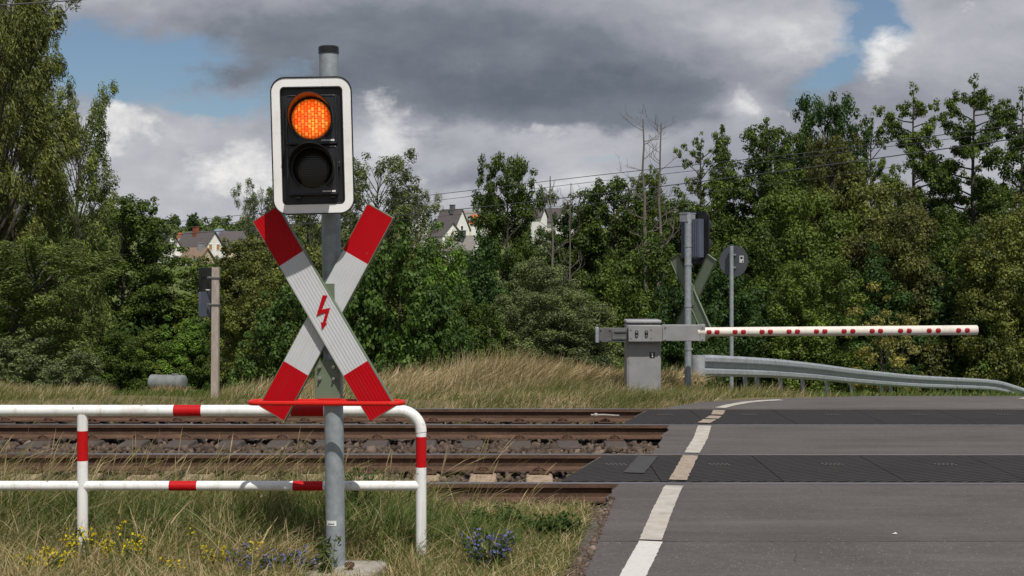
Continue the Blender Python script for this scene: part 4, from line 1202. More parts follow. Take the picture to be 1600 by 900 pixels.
# big narrow-leaved willows close on the left
def big_willow(seed, H, Rm, n, L, W, limbs):
    return build_tree(seed, H, Rm, 'broad', limbs, .04, 6, .34, n, L, W, .95, droop=.30, up=.3, cvar=.13, tvar=.2, shell=.55, flat=1.1)
K['nearwillow'] = big_willow(21, 10, 2.6, 85000, .15, .038, 90)
K['smallwillow'] = big_willow(22, 8, 1.9, 42000, .15, .038, 64)
WL = (.125, .145, .050)
plant('willow_tree', 'nearwillow', 0, -70, 235, 38, WL, 'tall narrow leaved willow filling the left picture edge', 'tree')
plant('willow_tree', 'smallwillow', 122, 186, 128, 42, (.13, .16, .062), 'shorter narrow leaved willow beside the left one', 'tree')
plant('willow_tree', 'smallwillow', 60, 400, 240, 36, (.105, .135, .047), 'low willow mass in front of the left willows', 'tree')
plant('willow_tree', 'nearwillow', 25, 60, 150, 43, (.14, .17, .06), 'dense willow close behind the one at the left picture edge', 'tree')
plant('willow_tree', 'nearwillow', -120, 150, 240, 40, WL, 'willow beyond the left picture edge', 'tree')

# bare dead trees
def dead_tree(px, top, bot, D, lean, label, seed, rad):
    rng = np.random.default_rng(seed); base = at(px, bot, D); g = gz(base.x, D); H = EYE + (HY - top) / F * D - g
    b = MB(); pts = [Vector((lean * t + rng.normal(0, .03) * (t > 0), 0, H * t - .2 * (t == 0))) for t in np.linspace(0, 1, 12)]
    b.tube(pts, [rad * (1 - .9 * t) + .012 for t in np.linspace(0, 1, 12)], 8)
    def br(p, d, L, r, lev):
        q = [p]; dd = Vector(d)
        for k in range(5):
            dd = (dd + Vector(rng.normal(0, .16, 3)) + Vector((0, 0, .10))).normalized(); q.append(q[-1] + dd * L / 5)
        b.tube(q, [r * (1 - .16 * k) for k in range(6)], 5, False)
        if lev < 2:
            for k in range(3 if lev == 0 else 2):
                i = 1 + int(rng.integers(0, 4)); s = rng.choice([-1, 1])
                br(q[i], (q[i + 1] - q[i]).normalized() + Vector((s * rng.uniform(.3, .9), rng.normal(0, .4), rng.uniform(.0, .6))), L * rng.uniform(.35, .6), r * .55, lev + 1)
    for k in range(17):
        t = rng.uniform(.42, .99); f = t * 11; i = int(f); p = pts[i].lerp(pts[min(i + 1, 11)], f - i); s = 1 if k % 2 else -1
        br(p, (s * rng.uniform(.5, 1), rng.normal(0, .5), rng.uniform(.1, .8)), H * rng.uniform(.06, .15) * (1.2 - .5 * t), max(.016, rad * .34 * (1.2 - t)), 0)
    o = b.build('dead_tree', M['deadwood'], None); o.location = (base.x, D, g); tag(o, label, 'dead tree', 'bare dead trees')
dead_tree(1013, 186, 445, 58, -.25, 'left one of the two bare dead trees, leaning slightly left', 31, .125)
dead_tree(1029, 192, 402, 59, .10, 'right one of the two bare dead trees, forked at its top', 32, .105)
dead_tree(866, 275, 404, 60, -.15, 'thin bare dead tree beside the tall oak', 33, .08)
dead_tree(888, 286, 404, 63, .10, 'slightest bare dead tree, a few twigs behind the thin one', 34, .045)

# conifer on the skyline and the far wooded hillside
plant('conifer_tree', 'conifer', 302, 340, 18, 300, DEEP, 'small dark columnar conifer on the skyline above the left houses', 'tree', None, None, 0.)
def wood():
    rng = np.random.default_rng(77); cen, rad = [], []
    for i in range(330):
        D = rng.uniform(250, 470) if i > 120 else rng.uniform(330, 470)
        px = rng.uniform(-120, 1750); x = (px - 800) / F * D
        g = gz(x, D); h = rng.uniform(3.0, 6.0)
        # keep the windows where the houses look out of the wood
        yt = HY - (g + h - EYE) / D * F
        inl = 245 < px < 410 and D < 315; inr = 640 < px < 910 and D < 350
        if inl or inr: continue
        if 200 < px < 1000: h *= .8
        for k in range(7):
            s = h * rng.uniform(.22, .36); cen.append([x + rng.normal(0, h * .32), D + rng.normal(0, h * .3), g + h * rng.uniform(.15, .78)]); rad.append([s, s, s * .9])
    for px, D, top, w in ((265, 255, 428, 60), (300, 250, 430, 70), (335, 250, 424, 50), (285, 262, 424, 60), (330, 258, 412, 60), (352, 270, 402, 40), (385, 268, 408, 60), (420, 280, 372, 60), (735, 250, 402, 60), (770, 280, 366, 40), (668, 262, 380, 60), (742, 285, 366, 34), (860, 260, 384, 70), (700, 240, 405, 60), (906, 270, 372, 30), (830, 270, 378, 40), (256, 280, 346, 40), (275, 330, 350, 60), (350, 340, 346, 60), (385, 350, 348, 70)):
        x = (px - 800) / F * D; zt = EYE + (HY - top) / F * D; ww = w / F * D
        for k in range(12):
            s = ww * rng.uniform(.16, .26); cen.append([x + rng.uniform(-.42, .42) * ww, D + rng.normal(0, 1.2), zt - s * .8 - abs(rng.normal(0, 1.0)) * 1.6]); rad.append([s, s, s * .85])
    cen, rad = np.array(cen), np.array(rad)
    me = leaves_mesh('wood', cen, rad, 60000, 1.0, .7, rng, ctint=rng.normal(0, .14, len(cen)))
    o = link('hillside_wood', me, None, [M['leaf']]); o.color = (.080, .112, .042, 1)
    tag(o, 'far wooded hillside between and around the houses', 'woodland', None, 'stuff')
wood()
def thicket():
    """dark undergrowth mass closing the view beneath the tree crowns"""
    rng = np.random.default_rng(78); cen, rad = [], []
    for i in range(420):
        px = rng.uniform(-150, 1800); D = rng.uniform(69, 84)
        lo = np.interp(px, [-150, 100, 240, 350, 560, 700, 900, 1100, 1300, 1800], [400, 420, 470, 470, 420, 420, 400, 330, 330, 320])
        top = lo + abs(rng.normal(0, 1)) * 60; x = (px - 800) / F * D; g = gz(x, D)
        z = max(g + .5, EYE + (HY - top) / F * D); s = rng.uniform(.7, 1.5)
        cen.append([x, D, z - s * .5]); rad.append([s, s, s * .9])
        cen.append([x, D, g + (z - g) * rng.uniform(.1, .6)]); rad.append([s, s, s])
    cen, rad = np.array(cen), np.array(rad)
    me = leaves_mesh('undergrowth', cen, rad, 60000, .34, .24, rng, ctint=rng.normal(0, .12, len(cen)))
    o = link('undergrowth', me, None, [M['leaf']]); o.color = (*DEEP, 1); tag(o, 'dark undergrowth and saplings massed beneath the trees', 'undergrowth', None, 'stuff')
thicket()

# =================================================================== grasses
def blades(name, x, y, z, length, width, lean, bend, tint, rng, nseg=3, mat='verge', head=0):
    n = len(x)
    base = np.stack([x, y, z], 1)
    az = rng.uniform(-.9, .9, n)               # blade's flat side varies about the viewing side
    w = np.stack([np.cos(az), np.sin(az), np.zeros(n)], 1)
    ts = np.linspace(0, 1, nseg + 1)
    V = []
    for t in ts:
        off = lean * (t + bend * t * t)[..., None] if np.isscalar(bend) else lean * (t + bend * t * t)[:, None]
        h = np.sqrt(np.clip(1 - .0 * t, 0, 1)) * t
        p = base + off * length[:, None]
        p[:, 2] += length * (t - .32 * np.linalg.norm(lean, axis=1) * t * t * (1 + bend))
        ww = (width * (1 - t) ** .7 * .5 + .0004)[:, None]
        if head: ww = np.maximum(ww * .6, (width * .5 * head * max(0, 1 - abs(t - .84) / .18))[:, None])
        V.append(p - w * ww); V.append(p + w * ww)
    m = 2 * (nseg + 1)
    V = np.stack(V, 1).reshape(-1, 3)
    o = np.arange(n)[:, None] * m
    q = np.concatenate([o + np.array([2 * k, 2 * k + 1, 2 * k + 3, 2 * k + 2]) for k in range(nseg)], 1).reshape(-1, 4)
    tt = np.repeat(tint, nseg)
    me = np_mesh(name, V, q, tt); me.shade_smooth(); me.materials.append(M[mat])
    return me

def fbm(x, y, s, seed):
    r = np.random.default_rng(seed); v = 0
    for k in range(4):
        f = s * 1.9 ** k; a = r.uniform(0, 6.28, 3); d = r.normal(size=(2, 2)); d = d / np.linalg.norm(d, axis=1, keepdims=True)
        v = v + .6 ** k * np.sin(f * (x * d[0, 0] + y * d[0, 1]) + a[0]) * np.cos(f * (x * d[1, 0] + y * d[1, 1]) + a[1])
    return v

def verge():
    rng = np.random.default_rng(91)
    n = 170000
    x = rng.uniform(-4.4, 1.0, n); y = 5.2 + 5.0 * rng.random(n) ** .9
    edge = road_left(y) - .05 - np.abs(rng.normal(0, .07, n))
    # the grass thins out over the ballast shoulder
    back = 9.75 + .22 * np.sin(x * 2.3) - 1.0 * smooth(-.85, .1, x) + rng.normal(0, .12, n)
    patch = fbm(x, y, 2.1, 4)
    foot = ((x - (-.86)) / .26) ** 2 + ((y - 7.36) / .24) ** 2 > 1
    keep = (x < edge) & (y < back) & foot & (rng.random(n) < .80 + .3 * patch)
    x, y, patch = x[keep], y[keep], patch[keep]; n = len(x)
    z = ground_z(x, y) - .01
    tall = smooth(7.6, 8.6, y)
    ln = rng.gamma(3.2, .028, n) * (1 + .85 * tall) * (1 + .5 * patch) * (1 - .55 * smooth(-.75, -.2, x) * smooth(8.2, 8.9, y))
    ln *= 1 - .45 * smooth(-.3, .3, x)
    straw = rng.random(n) < np.clip(.56 - .40 * tall + .30 * fbm(x, y, 1.4, 8) - .22 * smooth(-.9, -.3, x), .05, .9)
    tint = np.where(straw, rng.normal(.74, .17, n), rng.normal(.26, .15, n) + .10 * patch)
    lean = np.stack([rng.normal(.14, .5, n), rng.normal(0, .4, n), np.zeros(n)], 1)
    me = blades('verge_grass', x, y, z, np.clip(ln, .04, .36), np.where(rng.random(n) < .015, rng.uniform(.016, .03, n), rng.uniform(.0025, .0065, n)), lean, .6, np.clip(tint, 0, 1), rng, 3, 'verge')
    n2 = 80000; xs = rng.uniform(-4.4, .9, n2); ys_ = 5.2 + 4.6 * rng.random(n2); kk = (xs < road_left(ys_) - .06 - np.abs(rng.normal(0, .05, n2))) & (((xs + .86) / .26) ** 2 + ((ys_ - 7.36) / .24) ** 2 > 1); xs, ys_ = xs[kk], ys_[kk]; n2 = len(xs)
    tn = np.where(rng.random(n2) < .62, rng.normal(.80, .14, n2), rng.normal(.32, .14, n2))
    ml = blades('litter', xs, ys_, ground_z(xs, ys_), rng.uniform(.04, .13, n2), rng.uniform(.003, .006, n2), np.stack([rng.normal(.1, .9, n2), rng.normal(0, .8, n2), np.zeros(n2)], 1), .5, np.clip(tn, 0, 1), rng, 2, 'verge')
    ol = link('grass_litter', ml, None); tag(ol, 'short straw and fine new growth under the verge grass', 'grass', None, 'stuff')
    o = link('verge_grass', me, None); tag(o, 'mixed green and straw coloured verge grass in front of the tracks', 'grass', None, 'stuff')
    # thin tall stalks leaning to the right, in front of the rails
    n = 1300
    x = rng.uniform(-4.2, .1, n); y = rng.uniform(8.3, 9.8, n); z = ground_z(x, y)
    k = rng.random(n) < .18 + .7 * smooth(-.9, -1.8, x); x, y, z = x[k], y[k], z[k]; n = len(x)
    lean = np.stack([rng.normal(.40, .22, n), rng.normal(0, .2, n), np.zeros(n)], 1)
    me = blades('stalks', x, y, z, rng.uniform(.28, .62, n), rng.uniform(.002, .004, n), lean, .5, np.clip(rng.normal(.7, .14, n), 0, 1), rng, 8, 'verge', 2.2)
    o = link('grass_stalks', me, None); tag(o, 'tall thin dry grass stalks swaying before the rails', 'grass', None, 'stuff')
verge()

def dry_strip():
    rng = np.random.default_rng(92)
    n = 170000
    y = 16.05 + 9.2 * rng.random(n) ** 1.2
    x = rng.uniform(-.50, .42, n) * y
    x = np.where(rng.random(n) < .3, rng.uniform(-.04, .14, n) * y, x)
    patch = fbm(x, y, .8, 14); p2 = fbm(x, y, 2.6, 15)
    rl = np.where(y < 17.6, road_left(y), np.where(y < 24, 2.9 + (y - 17.6) * .55, 8.))
    gap = (x / y * F + 800 > 165) & (x / y * F + 800 < 345) & (y > 17.0)       # meadow showing by the tank
    post = (np.abs(x - at(1003, 0, 18.5).x) < .27) & (np.abs(y - 18.45) < .27)
    px0 = x / y * F + 800
    keep = (x < rl - .08 * np.abs(rng.normal(size=n))) & (rng.random(n) < .85 + .3 * patch) & ~(gap & (rng.random(n) < .95)) & ~post & ~((px0 > 1062) & (y > 18.8) & (rng.random(n) < .8))
    x, y, patch, p2 = x[keep], y[keep], patch[keep], p2[keep]; n = len(x)
    z = ground_z(x, y) - .01
    hgt = smooth(17.2, 19.3, y) * (.8 + .25 * patch)
    px = x / y * F + 800
    side = np.interp(px, [-300, 0, 150, 200, 330, 420, 560, 960, 1060, 1110, 1300, 1600], [.45, .45, .35, .02, .02, .7, 1, 1, .70, .22, .2, .15])
    ln = (.10 + .35 * np.clip(hgt, 0, 1.15) * side * 1.12) * np.clip(rng.gamma(7, 1 / 7, n), .35, 1.4) * (1 + .14 * patch)
    green = rng.random(n) < np.clip(.74 - .66 * hgt * side + .22 * p2, .04, .9)
    tint = np.where(green, rng.normal(.18, .12, n), rng.normal(.72, .15, n) - .08 * p2)
    tint = np.where((px > 165) & (px < 345), rng.normal(.27, .1, n), tint)
    lean = np.stack([rng.normal(.34, .24, n), rng.normal(0, .2, n), np.zeros(n)], 1)
    me = blades('dry_grass', x, y, z, ln, rng.uniform(.004, .009, n), lean, .55, np.clip(tint, 0, 1), rng, 4, 'dry')
    # taller seed stalks standing over the mass
    m = 16000; i = rng.integers(0, n, m); k = (hgt[i] > .5) & (side[i] > .6); i = i[k]; m = len(i)
    ln2 = (.26 + .30 * np.clip(hgt[i], 0, 1.1) * side[i]) * rng.uniform(.6, 1.15, m)
    me2 = blades('seed', x[i] + rng.normal(0, .05, m), y[i], z[i], ln2, rng.uniform(.005, .009, m), np.stack([rng.normal(.45, .18, m), rng.normal(0, .2, m), np.zeros(m)], 1), .6, np.clip(rng.normal(.66, .13, m), 0, 1), rng, 7, 'dry', 2.6)
    o2 = link('seed_stalks', me2, None); tag(o2, 'feathery brown seed stalks over the tall dry grass', 'grass', None, 'stuff')
    o = link('dry_grass', me, None); tag(o, 'tall straw coloured grass leaning right beyond the far rail', 'grass', None, 'stuff')
dry_strip()

def meadow():
    rng = np.random.default_rng(93); n = 60000
    y = 24 + 50 * rng.random(n); x = rng.uniform(-.38, .38, n) * y
    z = ground_z(x, y) - .01
    p = fbm(x, y, .35, 17)
    me = blades('meadow', x, y, z, rng.uniform(.10, .28, n) * (1 + .25 * p), rng.uniform(.02, .05, n), np.stack([rng.normal(.2, .3, n), rng.normal(0, .3, n), np.zeros(n)], 1), .4, np.clip(rng.normal(.27, .12, n) + .08 * p, 0, 1), rng, 2, 'verge')
    o = link('meadow_grass', me, None); tag(o, 'short green meadow grass around the water tank', 'grass', None, 'stuff')
    # dry tuft below the tank
    t0 = at(262, 612, 60.2); n = 900
    x = t0.x + rng.normal(.1, .38, n); y = 60.2 + rng.normal(0, .25, n); z = ground_z(x, y)
    me = blades('tuft', x, y, z, rng.uniform(.3, .75, n), rng.uniform(.02, .04, n), np.stack([rng.normal(0, .4, n), rng.normal(0, .4, n), np.zeros(n)], 1), .4, np.clip(rng.normal(.66, .14, n), 0, 1), rng, 2, 'dry')
    o = link('dry_tuft', me, None); tag(o, 'dry brown tuft of weeds below the water tank', 'weeds', None, 'stuff')
meadow()

# =================================================================== ballast
def ballast():
    import bmesh
    rng = np.random.default_rng(95)
    bm = bmesh.new(); bmesh.ops.create_icosphere(bm, subdivisions=1, radius=1.05)
    base = np.array([v.co[:] for v in bm.verts]); fc = np.array([[v.index for v in f.verts] for f in bm.faces]); bm.free()
    n = 26000
    y = rng.uniform(9.55, 16.6, n); x = rng.uniform(-.42, .13, n) * y
    lim = np.where(y < 10.45, road_left(y) - .0, np.where(y < 12.1, .45 + (y - 10.6) * .27, np.where(y < 14.3, 1.14 + (y - 12.1) * .185, 1.1 + (y - 14.4) * .27)))
    extra = rng.random(n) < .15
    keep = (x < lim - .03) & ((y > 9.85) | (rng.random(n) < .35))
    for r_ in RAILS: keep &= np.abs(y - ry(r_, x)) > .075
    x, y = x[keep], y[keep]; n = len(x)
    s = rng.gamma(6, .0036, n) + .008
    z = -.175 + rng.uniform(-.03, .035, n) - .03 * smooth(10.0, 9.5, y)
    kk0 = np.abs((x - .22 + .235) % .47 - .235); kk1 = np.abs((x - 1.02 + .235) % .47 - .235)
    on = ((y < 12.7) & (kk0 < .12)) | ((y > 13.6) & (kk1 < .12)); z = z - .035 - on * .035 + .03 * (fbm(x, y, 3., 5) * .4)
    mid = (y > 12.6) & (y < 13.85); z = z + mid * .03
    A = rng.normal(size=(n, 3, 3)); Q, _ = np.linalg.qr(A)
    sc = s[:, None, None] * np.stack([rng.uniform(.8, 1.3, n), rng.uniform(.7, 1.1, n), rng.uniform(.5, .8, n)], 1)[:, None, :]
    jit = 1 + rng.normal(0, .26, (n, len(base), 1))
    V = np.einsum('nij,nkj->nki', Q, base[None] * jit * sc) + np.stack([x, y, z], 1)[:, None, :]
    tri = (fc[None] + np.arange(n)[:, None, None] * len(base)).reshape(-1, 3)
    tint = np.repeat(np.clip(rng.normal(.45, .2, n), 0, 1), len(fc))
    me = np_mesh('ballast', V.reshape(-1, 3), np.zeros((0, 4), int), tint, tri); me.materials.append(M['ballast'])
    o = link('track_ballast', me, None); tag(o, 'brown grey ballast stones filling both track beds', 'ballast', None, 'stuff')
    # loose grit along the asphalt edge
    n = 2600; y = rng.uniform(6.6, 9.9, n); x = road_left(y) - np.abs(rng.normal(0, .07, n)) + .03; s = rng.gamma(2, .0022, n) + .0015
    Q, _ = np.linalg.qr(rng.normal(size=(n, 3, 3))); z = np.where(x > road_left(y), .0, ground_z(x, y)) + s * .3
    V = np.einsum('nij,nkj->nki', Q, base[None] * (1 + rng.normal(0, .16, (n, len(base), 1))) * s[:, None, None]) + np.stack([x, y, z], 1)[:, None, :]
    tri = (fc[None] + np.arange(n)[:, None, None] * len(base)).reshape(-1, 3)
    me = np_mesh('grit', V.reshape(-1, 3), np.zeros((0, 4), int), np.repeat(np.clip(rng.normal(.5, .22, n), 0, 1), len(fc)), tri); me.materials.append(M['ballast'])
    o = link('loose_grit', me, None); tag(o, 'loose grit and pebbles along the asphalt edge', 'grit', None, 'stuff')
ballast()

# =================================================================== flowering herbs
def herb(name, px, py, D, w, h, nst, petal, label, group, seed, leafy=1., spike=True, fl=.012, leafcol='herb'):
    rng = np.random.default_rng(seed); c = at(px, py, D); x0, y0 = c.x, D; g = gz(x0, D)
    t = thing(name, label, 'flowering plant' if petal else 'weed', (x0, y0, g), group=group)
    st = MB(); lp, fp = [], []
    for i in range(nst):
        a = rng.uniform(0, 6.28); r = w * .5 * math.sqrt(rng.random()); b0 = Vector((math.cos(a) * r * .35, math.sin(a) * r * .35, 0)); tip = Vector((math.cos(a) * r, math.sin(a) * r, h * rng.uniform(.6, 1)))
        mid = (b0 + tip) / 2 + Vector((0, 0, .03)); st.tube([b0, mid, tip], [.003, .0025, .0015], 5, False)
        for k in range(int(9 * leafy)):
            q = rng.random(); p = b0.lerp(tip, q); lp.append(np.array(p) + rng.normal(0, .012, 3))
        for k in range(9 if petal else 0):
            q = rng.uniform(.55, 1.02) if spike else rng.uniform(.9, 1.03); p = b0.lerp(tip, q); fp.append(np.array(p) + rng.normal(0, .014, 3))
    st.build('stem', M['herb_stem'], t)
    lp = np.array(lp); me = leaves_mesh('leaf', lp, np.full((len(lp), 3), .012), len(lp) * 2, .045, .011, rng, ctint=rng.normal(0, .12, len(lp))); me.materials.append(M[leafcol]); link('foliage', me, t)
    if petal:
        fp = np.array(fp); me = leaves_mesh('petal', fp, np.full((len(fp), 3), .006), len(fp) * 4, fl, fl * .8, rng, ctint=rng.normal(0, .2, len(fp))); me.materials.append(M[petal]); link('blossoms', me, t)
    return t
M['herb_stem'] = simple('herb_stem', (.09, .12, .04), .7, 0, .2, 30)
herb('blue_flowering_plant', 762, 893, 7.55, .30, .20, 26, 'petal_blue', 'clump of violet blue flowers at the verge corner by the asphalt', 'violet blue flower clumps', 101)
herb('blue_flowering_plant', 405, 915, 7.30, .26, .12, 12, 'petal_blue', 'violet blue flowers left of the signal footing', 'violet blue flower clumps', 102)
herb('blue_flowering_plant', 470, 912, 7.35, .22, .12, 12, 'petal_blue', 'violet blue flowers against the signal footing', 'violet blue flower clumps', 103)
herb('blue_flowering_plant', 372, 905, 7.45, .16, .14, 8, 'petal_blue', 'small violet blue flower clump furthest from the signal footing', 'violet blue flower clumps', 104)
ys = [(95, 900, 7.5, .16, .17, 'yellow flowers nearest the left picture corner'), (150, 878, 7.75, .34, .20, 'yellow flowers arching left of the railing leg'), (178, 892, 7.58, .26, .16, 'bright yellow flowers under the left railing leg'),
      (210, 905, 7.45, .18, .20, 'tall yellow flowers just right of the railing leg'), (70, 912, 7.35, .3, .14, 'low yellow flowers at the bottom edge'), (303, 862, 7.9, .06, .17, 'single yellow flower spike in dry grass'),
      (335, 905, 7.4, .16, .14, 'few yellow spikes left of the violet flowers'), (398, 895, 7.5, .08, .17, 'yellow flower among the violet ones'), (262, 915, 7.3, .14, .10, 'low yellow flowers at the middle of the dry patch'), (30, 905, 7.4, .2, .12, 'yellow flowers at the far left verge')]
for i, (px, py, D, w, h, lab) in enumerate(ys):
    herb('yellow_flowering_plant', px, py, D, w, h, max(2, int(w * 36)), 'petal_yellow', lab, 'yellow flowering herbs in the verge', 110 + i, .6, True, .015)
herb('leafy_weed', 860, 868, 8.55, .40, .13, 44, None, 'bushy green weed beside the asphalt edge and the sleeper ends', None, 130, 2.2)
herb('leafy_weed', 785, 850, 8.75, .4, .14, 30, None, 'green weed left of the bushy one along the ballast shoulder', None, 131, 2.)
herb('leafy_weed', 512, 893, 7.28, .14, .24, 8, None, 'thin green weed climbing the signal post foot', None, 132, 1.4)
herb('leafy_weed', 560, 760, 8.5, .22, .42, 14, None, 'tall leafy weed right of the signal post behind the railing', None, 133, 2.)
herb('leafy_weed', 1110, 612, 18.6, .5, .26, 16, None, 'green weeds at the far signal post foot', None, 134, 2.)
herb('leafy_weed', 1120, 575, 25.2, .7, .95, 26, None, 'yellow green saplings behind the guardrail end', None, 135, 2.6)
# =================================================================== sky, sun, camera
SUN = Vector((.42, -1.25, 2.0)).normalized()
elev = math.asin(SUN.z); azim = math.atan2(SUN.x, SUN.y)
w = bpy.data.worlds.new('World'); scene.world = w; w.use_nodes = True
nt = w.node_tree; nt.nodes.clear()
out = N(nt, 'ShaderNodeOutputWorld'); bg = N(nt, 'ShaderNodeBackground'); bg.inputs['Strength'].default_value = .1
sky = N(nt, 'ShaderNodeTexSky', sky_type='NISHITA'); sky.sun_disc = False; sky.sun_elevation = elev; sky.sun_rotation = azim; sky.altitude = 200; sky.air_density = 1.0; sky.dust_density = .6; sky.ozone_density = 1.6
co = N(nt, 'ShaderNodeTexCoord').outputs['Generated']
sp = N(nt, 'ShaderNodeSeparateXYZ'); nt.links.new(co, sp.inputs[0])
# cloud layers are laid out by heading (u) and elevation (v) of the sky itself
dy = mth(nt, 'MAXIMUM', mth(nt, 'ABSOLUTE', sp.outputs[1]), .18)
u0 = mth(nt, 'DIVIDE', sp.outputs[0], dy); v0 = mth(nt, 'DIVIDE', sp.outputs[2], dy)
cx = N(nt, 'ShaderNodeCombineXYZ'); nt.links.new(u0, cx.inputs[0]); nt.links.new(v0, cx.inputs[1])
def mapped(sc, off=(0, 0, 0)):
    m = N(nt, 'ShaderNodeMapping'); m.inputs['Scale'].default_value = sc; m.inputs['Location'].default_value = off; nt.links.new(cx.outputs[0], m.inputs[0]); return m.outputs[0]
wa = mth(nt, 'SUBTRACT', noise(nt, 9, 9, .62, mapped((1, 1.6, 1))), .5)
wb = mth(nt, 'SUBTRACT', noise(nt, 9, 9, .62, mapped((1, 1.6, 1), (7, 3, 0))), .5)
u = mth(nt, 'ADD', u0, mth(nt, 'MULTIPLY', wa, .10)); v = mth(nt, 'ADD', v0, mth(nt, 'MULTIPLY', wb, .075))
def blob(px, py, rx, ry_, amp=1., soft=1.):
    uu = mth(nt, 'DIVIDE', mth(nt, 'SUBTRACT', u, (px - 800) / F), rx / F); vv = mth(nt, 'DIVIDE', mth(nt, 'SUBTRACT', v, (HY - py) / F), ry_ / F)
    r2 = mth(nt, 'ADD', mth(nt, 'MULTIPLY', uu, uu), mth(nt, 'MULTIPLY', vv, vv))
    return mth(nt, 'MULTIPLY', mth(nt, 'EXPONENT', mth(nt, 'MULTIPLY', r2, -1.)), amp)
def total(bs):
    t = bs[0]
    for b in bs[1:]: t = mth(nt, 'ADD', t, b)
    return t
n_big = noise(nt, 4.2, 6, .52, mapped((1, 2.2, 1), (3, 1, 0)), .3)
n_med = noise(nt, 14, 10, .62, mapped((1, 1.7, 1), (1, 5, 0)), .2)
n_fine = noise(nt, 40, 8, .6, mapped((1, 1.4, 1), (2, 2, 0)))
# openings of blue
blue = total([blob(170, 85, 100, 75, 1.0), blob(250, 135, 110, 45, .85), blob(350, 185, 75, 26, .8), blob(300, 60, 60, 30, .4), blob(1350, 40, 60, 60, 1.0), blob(1300, 115, 70, 22, .8), blob(430, 165, 40, 30, .3), blob(110, 30, 70, 40, .2), blob(960, 250, 90, 18, .45), blob(1050, 320, 80, 30, .4), blob(470, 120, 60, 30, .35), blob(650, 235, 60, 22, .3), blob(1280, 150, 60, 20, .4)])
blue = mth(nt, 'ADD', blue, mth(nt, 'MULTIPLY', mth(nt, 'SUBTRACT', n_med, .5), 1.3))
outside = mth(nt, 'MULTIPLY', ramp(nt, n_big, [(.5, 0.), (.62, 1.)]), ramp(nt, mth(nt, 'ABSOLUTE', u0), [(.42, 0.), (.6, 1.)]))
bmask = mth(nt, 'MAXIMUM', ramp(nt, blue, [(.30, 0.), (.75, .95)]), outside)
# cloud brightness
lum = total([
    blob(800, 135, 430, 75, -.32), blob(1130, 140, 220, 36, -.16), blob(820, 30, 420, 40, -.10), blob(650, 150, 260, 40, -.14), blob(760, 10, 500, 40, .06), blob(1220, 55, 150, 50, .20), blob(1500, 80, 130, 120, .02), blob(400, 60, 160, 60, -.24), blob(330, 125, 80, 24, -.18),
    blob(130, 110, 60, 50, -.02), blob(570, 240, 120, 70, .22), blob(600, 190, 60, 44, .26), blob(850, 207, 140, 20, .16), blob(900, 240, 150, 30, .14), blob(730, 300, 160, 30, .12), blob(720, 265, 130, 18, -.18), blob(1000, 190, 160, 16, -.20), blob(1140, 160, 50, 40, .24), blob(1200, 150, 60, 30, .16),
    blob(250, 290, 160, 50, .10), blob(480, 330, 200, 30, .04), blob(1560, 60, 60, 80, .02), blob(820, 300, 200, 16, .10), blob(1500, 250, 100, 60, .12), blob(1370, 100, 60, 70, .2), blob(1160, 160, 80, 50, .14), blob(200, 220, 130, 50, .14), blob(600, 210, 90, 60, .12)])
lum = mth(nt, 'ADD', mth(nt, 'ADD', lum, .55), mth(nt, 'ADD', mth(nt, 'MULTIPLY', mth(nt, 'SUBTRACT', n_big, .5), .85), mth(nt, 'ADD', mth(nt, 'MULTIPLY', mth(nt, 'SUBTRACT', n_med, .5), .48), mth(nt, 'MULTIPLY', mth(nt, 'SUBTRACT', n_fine, .5), .13))))
cloud = ramp(nt, lum, [(.06, (.118, .139, .172)), (.28, (.182, .203, .240)), (.52, (.318, .328, .372)), (.72, (.46, .465, .50)), (.95, (.70, .70, .71))])
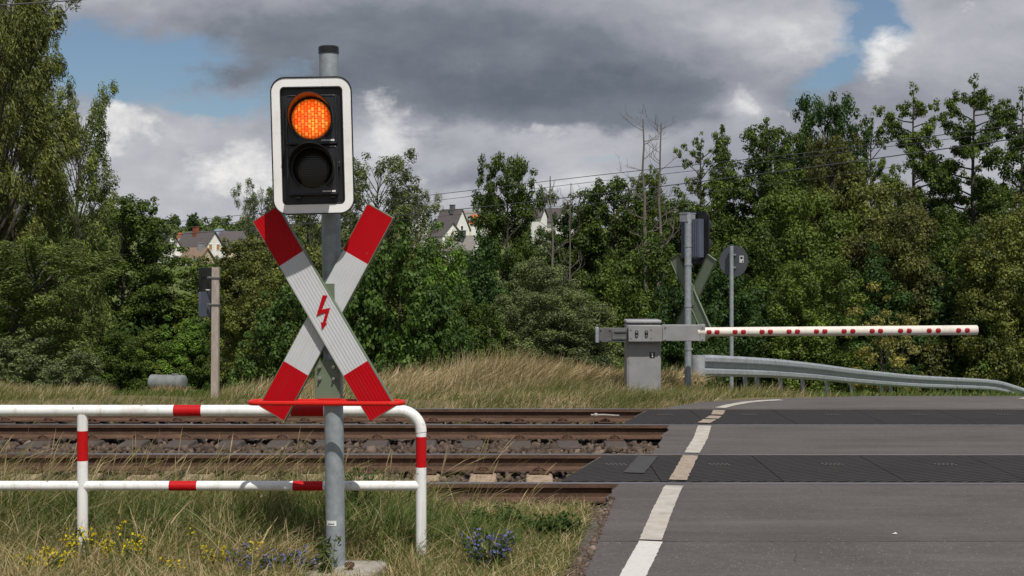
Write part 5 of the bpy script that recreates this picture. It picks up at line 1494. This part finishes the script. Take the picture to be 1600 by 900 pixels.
# crisp sunlit cumulus heads
puff = total([blob(200, 184, 48, 32, 1.15), blob(145, 212, 65, 26, .85), blob(228, 208, 30, 28, .7), blob(362, 262, 75, 24, 1.), blob(582, 172, 36, 30, .55), blob(615, 212, 56, 40, .58), blob(430, 285, 80, 18, .6), blob(860, 200, 60, 12, .5), blob(1250, 60, 60, 30, .35), blob(1375, 88, 30, 40, .95), blob(1150, 140, 20, 28, .42), blob(1240, 165, 24, 14, .45), blob(1165, 165, 22, 16, .4), blob(1515, 10, 40, 20, .3)])
puff = mth(nt, 'ADD', puff, mth(nt, 'ADD', mth(nt, 'MULTIPLY', mth(nt, 'SUBTRACT', n_med, .5), 1.1), mth(nt, 'MULTIPLY', mth(nt, 'SUBTRACT', n_fine, .5), .9)))
pm = ramp(nt, puff, [(.26, 0.), (.58, .5), (1.0, 1.)])
pc = ramp(nt, n_fine, [(.3, (.52, .52, .535)), (.65, (.82, .81, .80))])
skyb = mixc(nt, 1, sky.outputs[0], (.55, .61, .67), 'MULTIPLY')
mul = N(nt, 'ShaderNodeVectorMath', operation='SCALE'); mul.inputs['Scale'].default_value = 10 * 1.0
c1 = mixc(nt, pm, cloud, pc); nt.links.new(c1, mul.inputs[0])
inv = mth(nt, 'MULTIPLY', bmask, mth(nt, 'SUBTRACT', 1., pm), True)
fin = mixc(nt, inv, mul.outputs[0], skyb)
nt.links.new(fin, bg.inputs[0]); nt.links.new(bg.outputs[0], out.inputs[0])

sd = bpy.data.lights.new('sun', 'SUN'); sd.energy = 3.6; sd.angle = R(.55); sd.color = (1, .955, .88)
so = bpy.data.objects.new('sun', sd); C.objects.link(so); so.rotation_euler = (-SUN).to_track_quat('-Z', 'Y').to_euler(); so.location = SUN * 50

cam = bpy.data.cameras.new('camera'); cam.sensor_width = 36; cam.lens = F / 1600 * 36; cam.shift_y = -(450 - HY) / 1600; cam.clip_end = 6000; cam.clip_start = .1
oc = bpy.data.objects.new('camera', cam); C.objects.link(oc); oc.location = (0, 0, EYE); oc.rotation_euler = (R(90), 0, 0); scene.camera = oc
scene.view_settings.view_transform = 'Standard'; scene.view_settings.look = 'None'; scene.view_settings.exposure = .12; scene.view_settings.gamma = 1; scene.view_settings.use_curve_mapping = False
scene.render.resolution_x = 1024; scene.render.resolution_y = 576
scene.cycles.max_bounces = 6; scene.cycles.diffuse_bounces = 3; scene.cycles.glossy_bounces = 3; scene.cycles.transmission_bounces = 4; scene.cycles.transparent_max_bounces = 4
scene.cycles.use_denoising = True
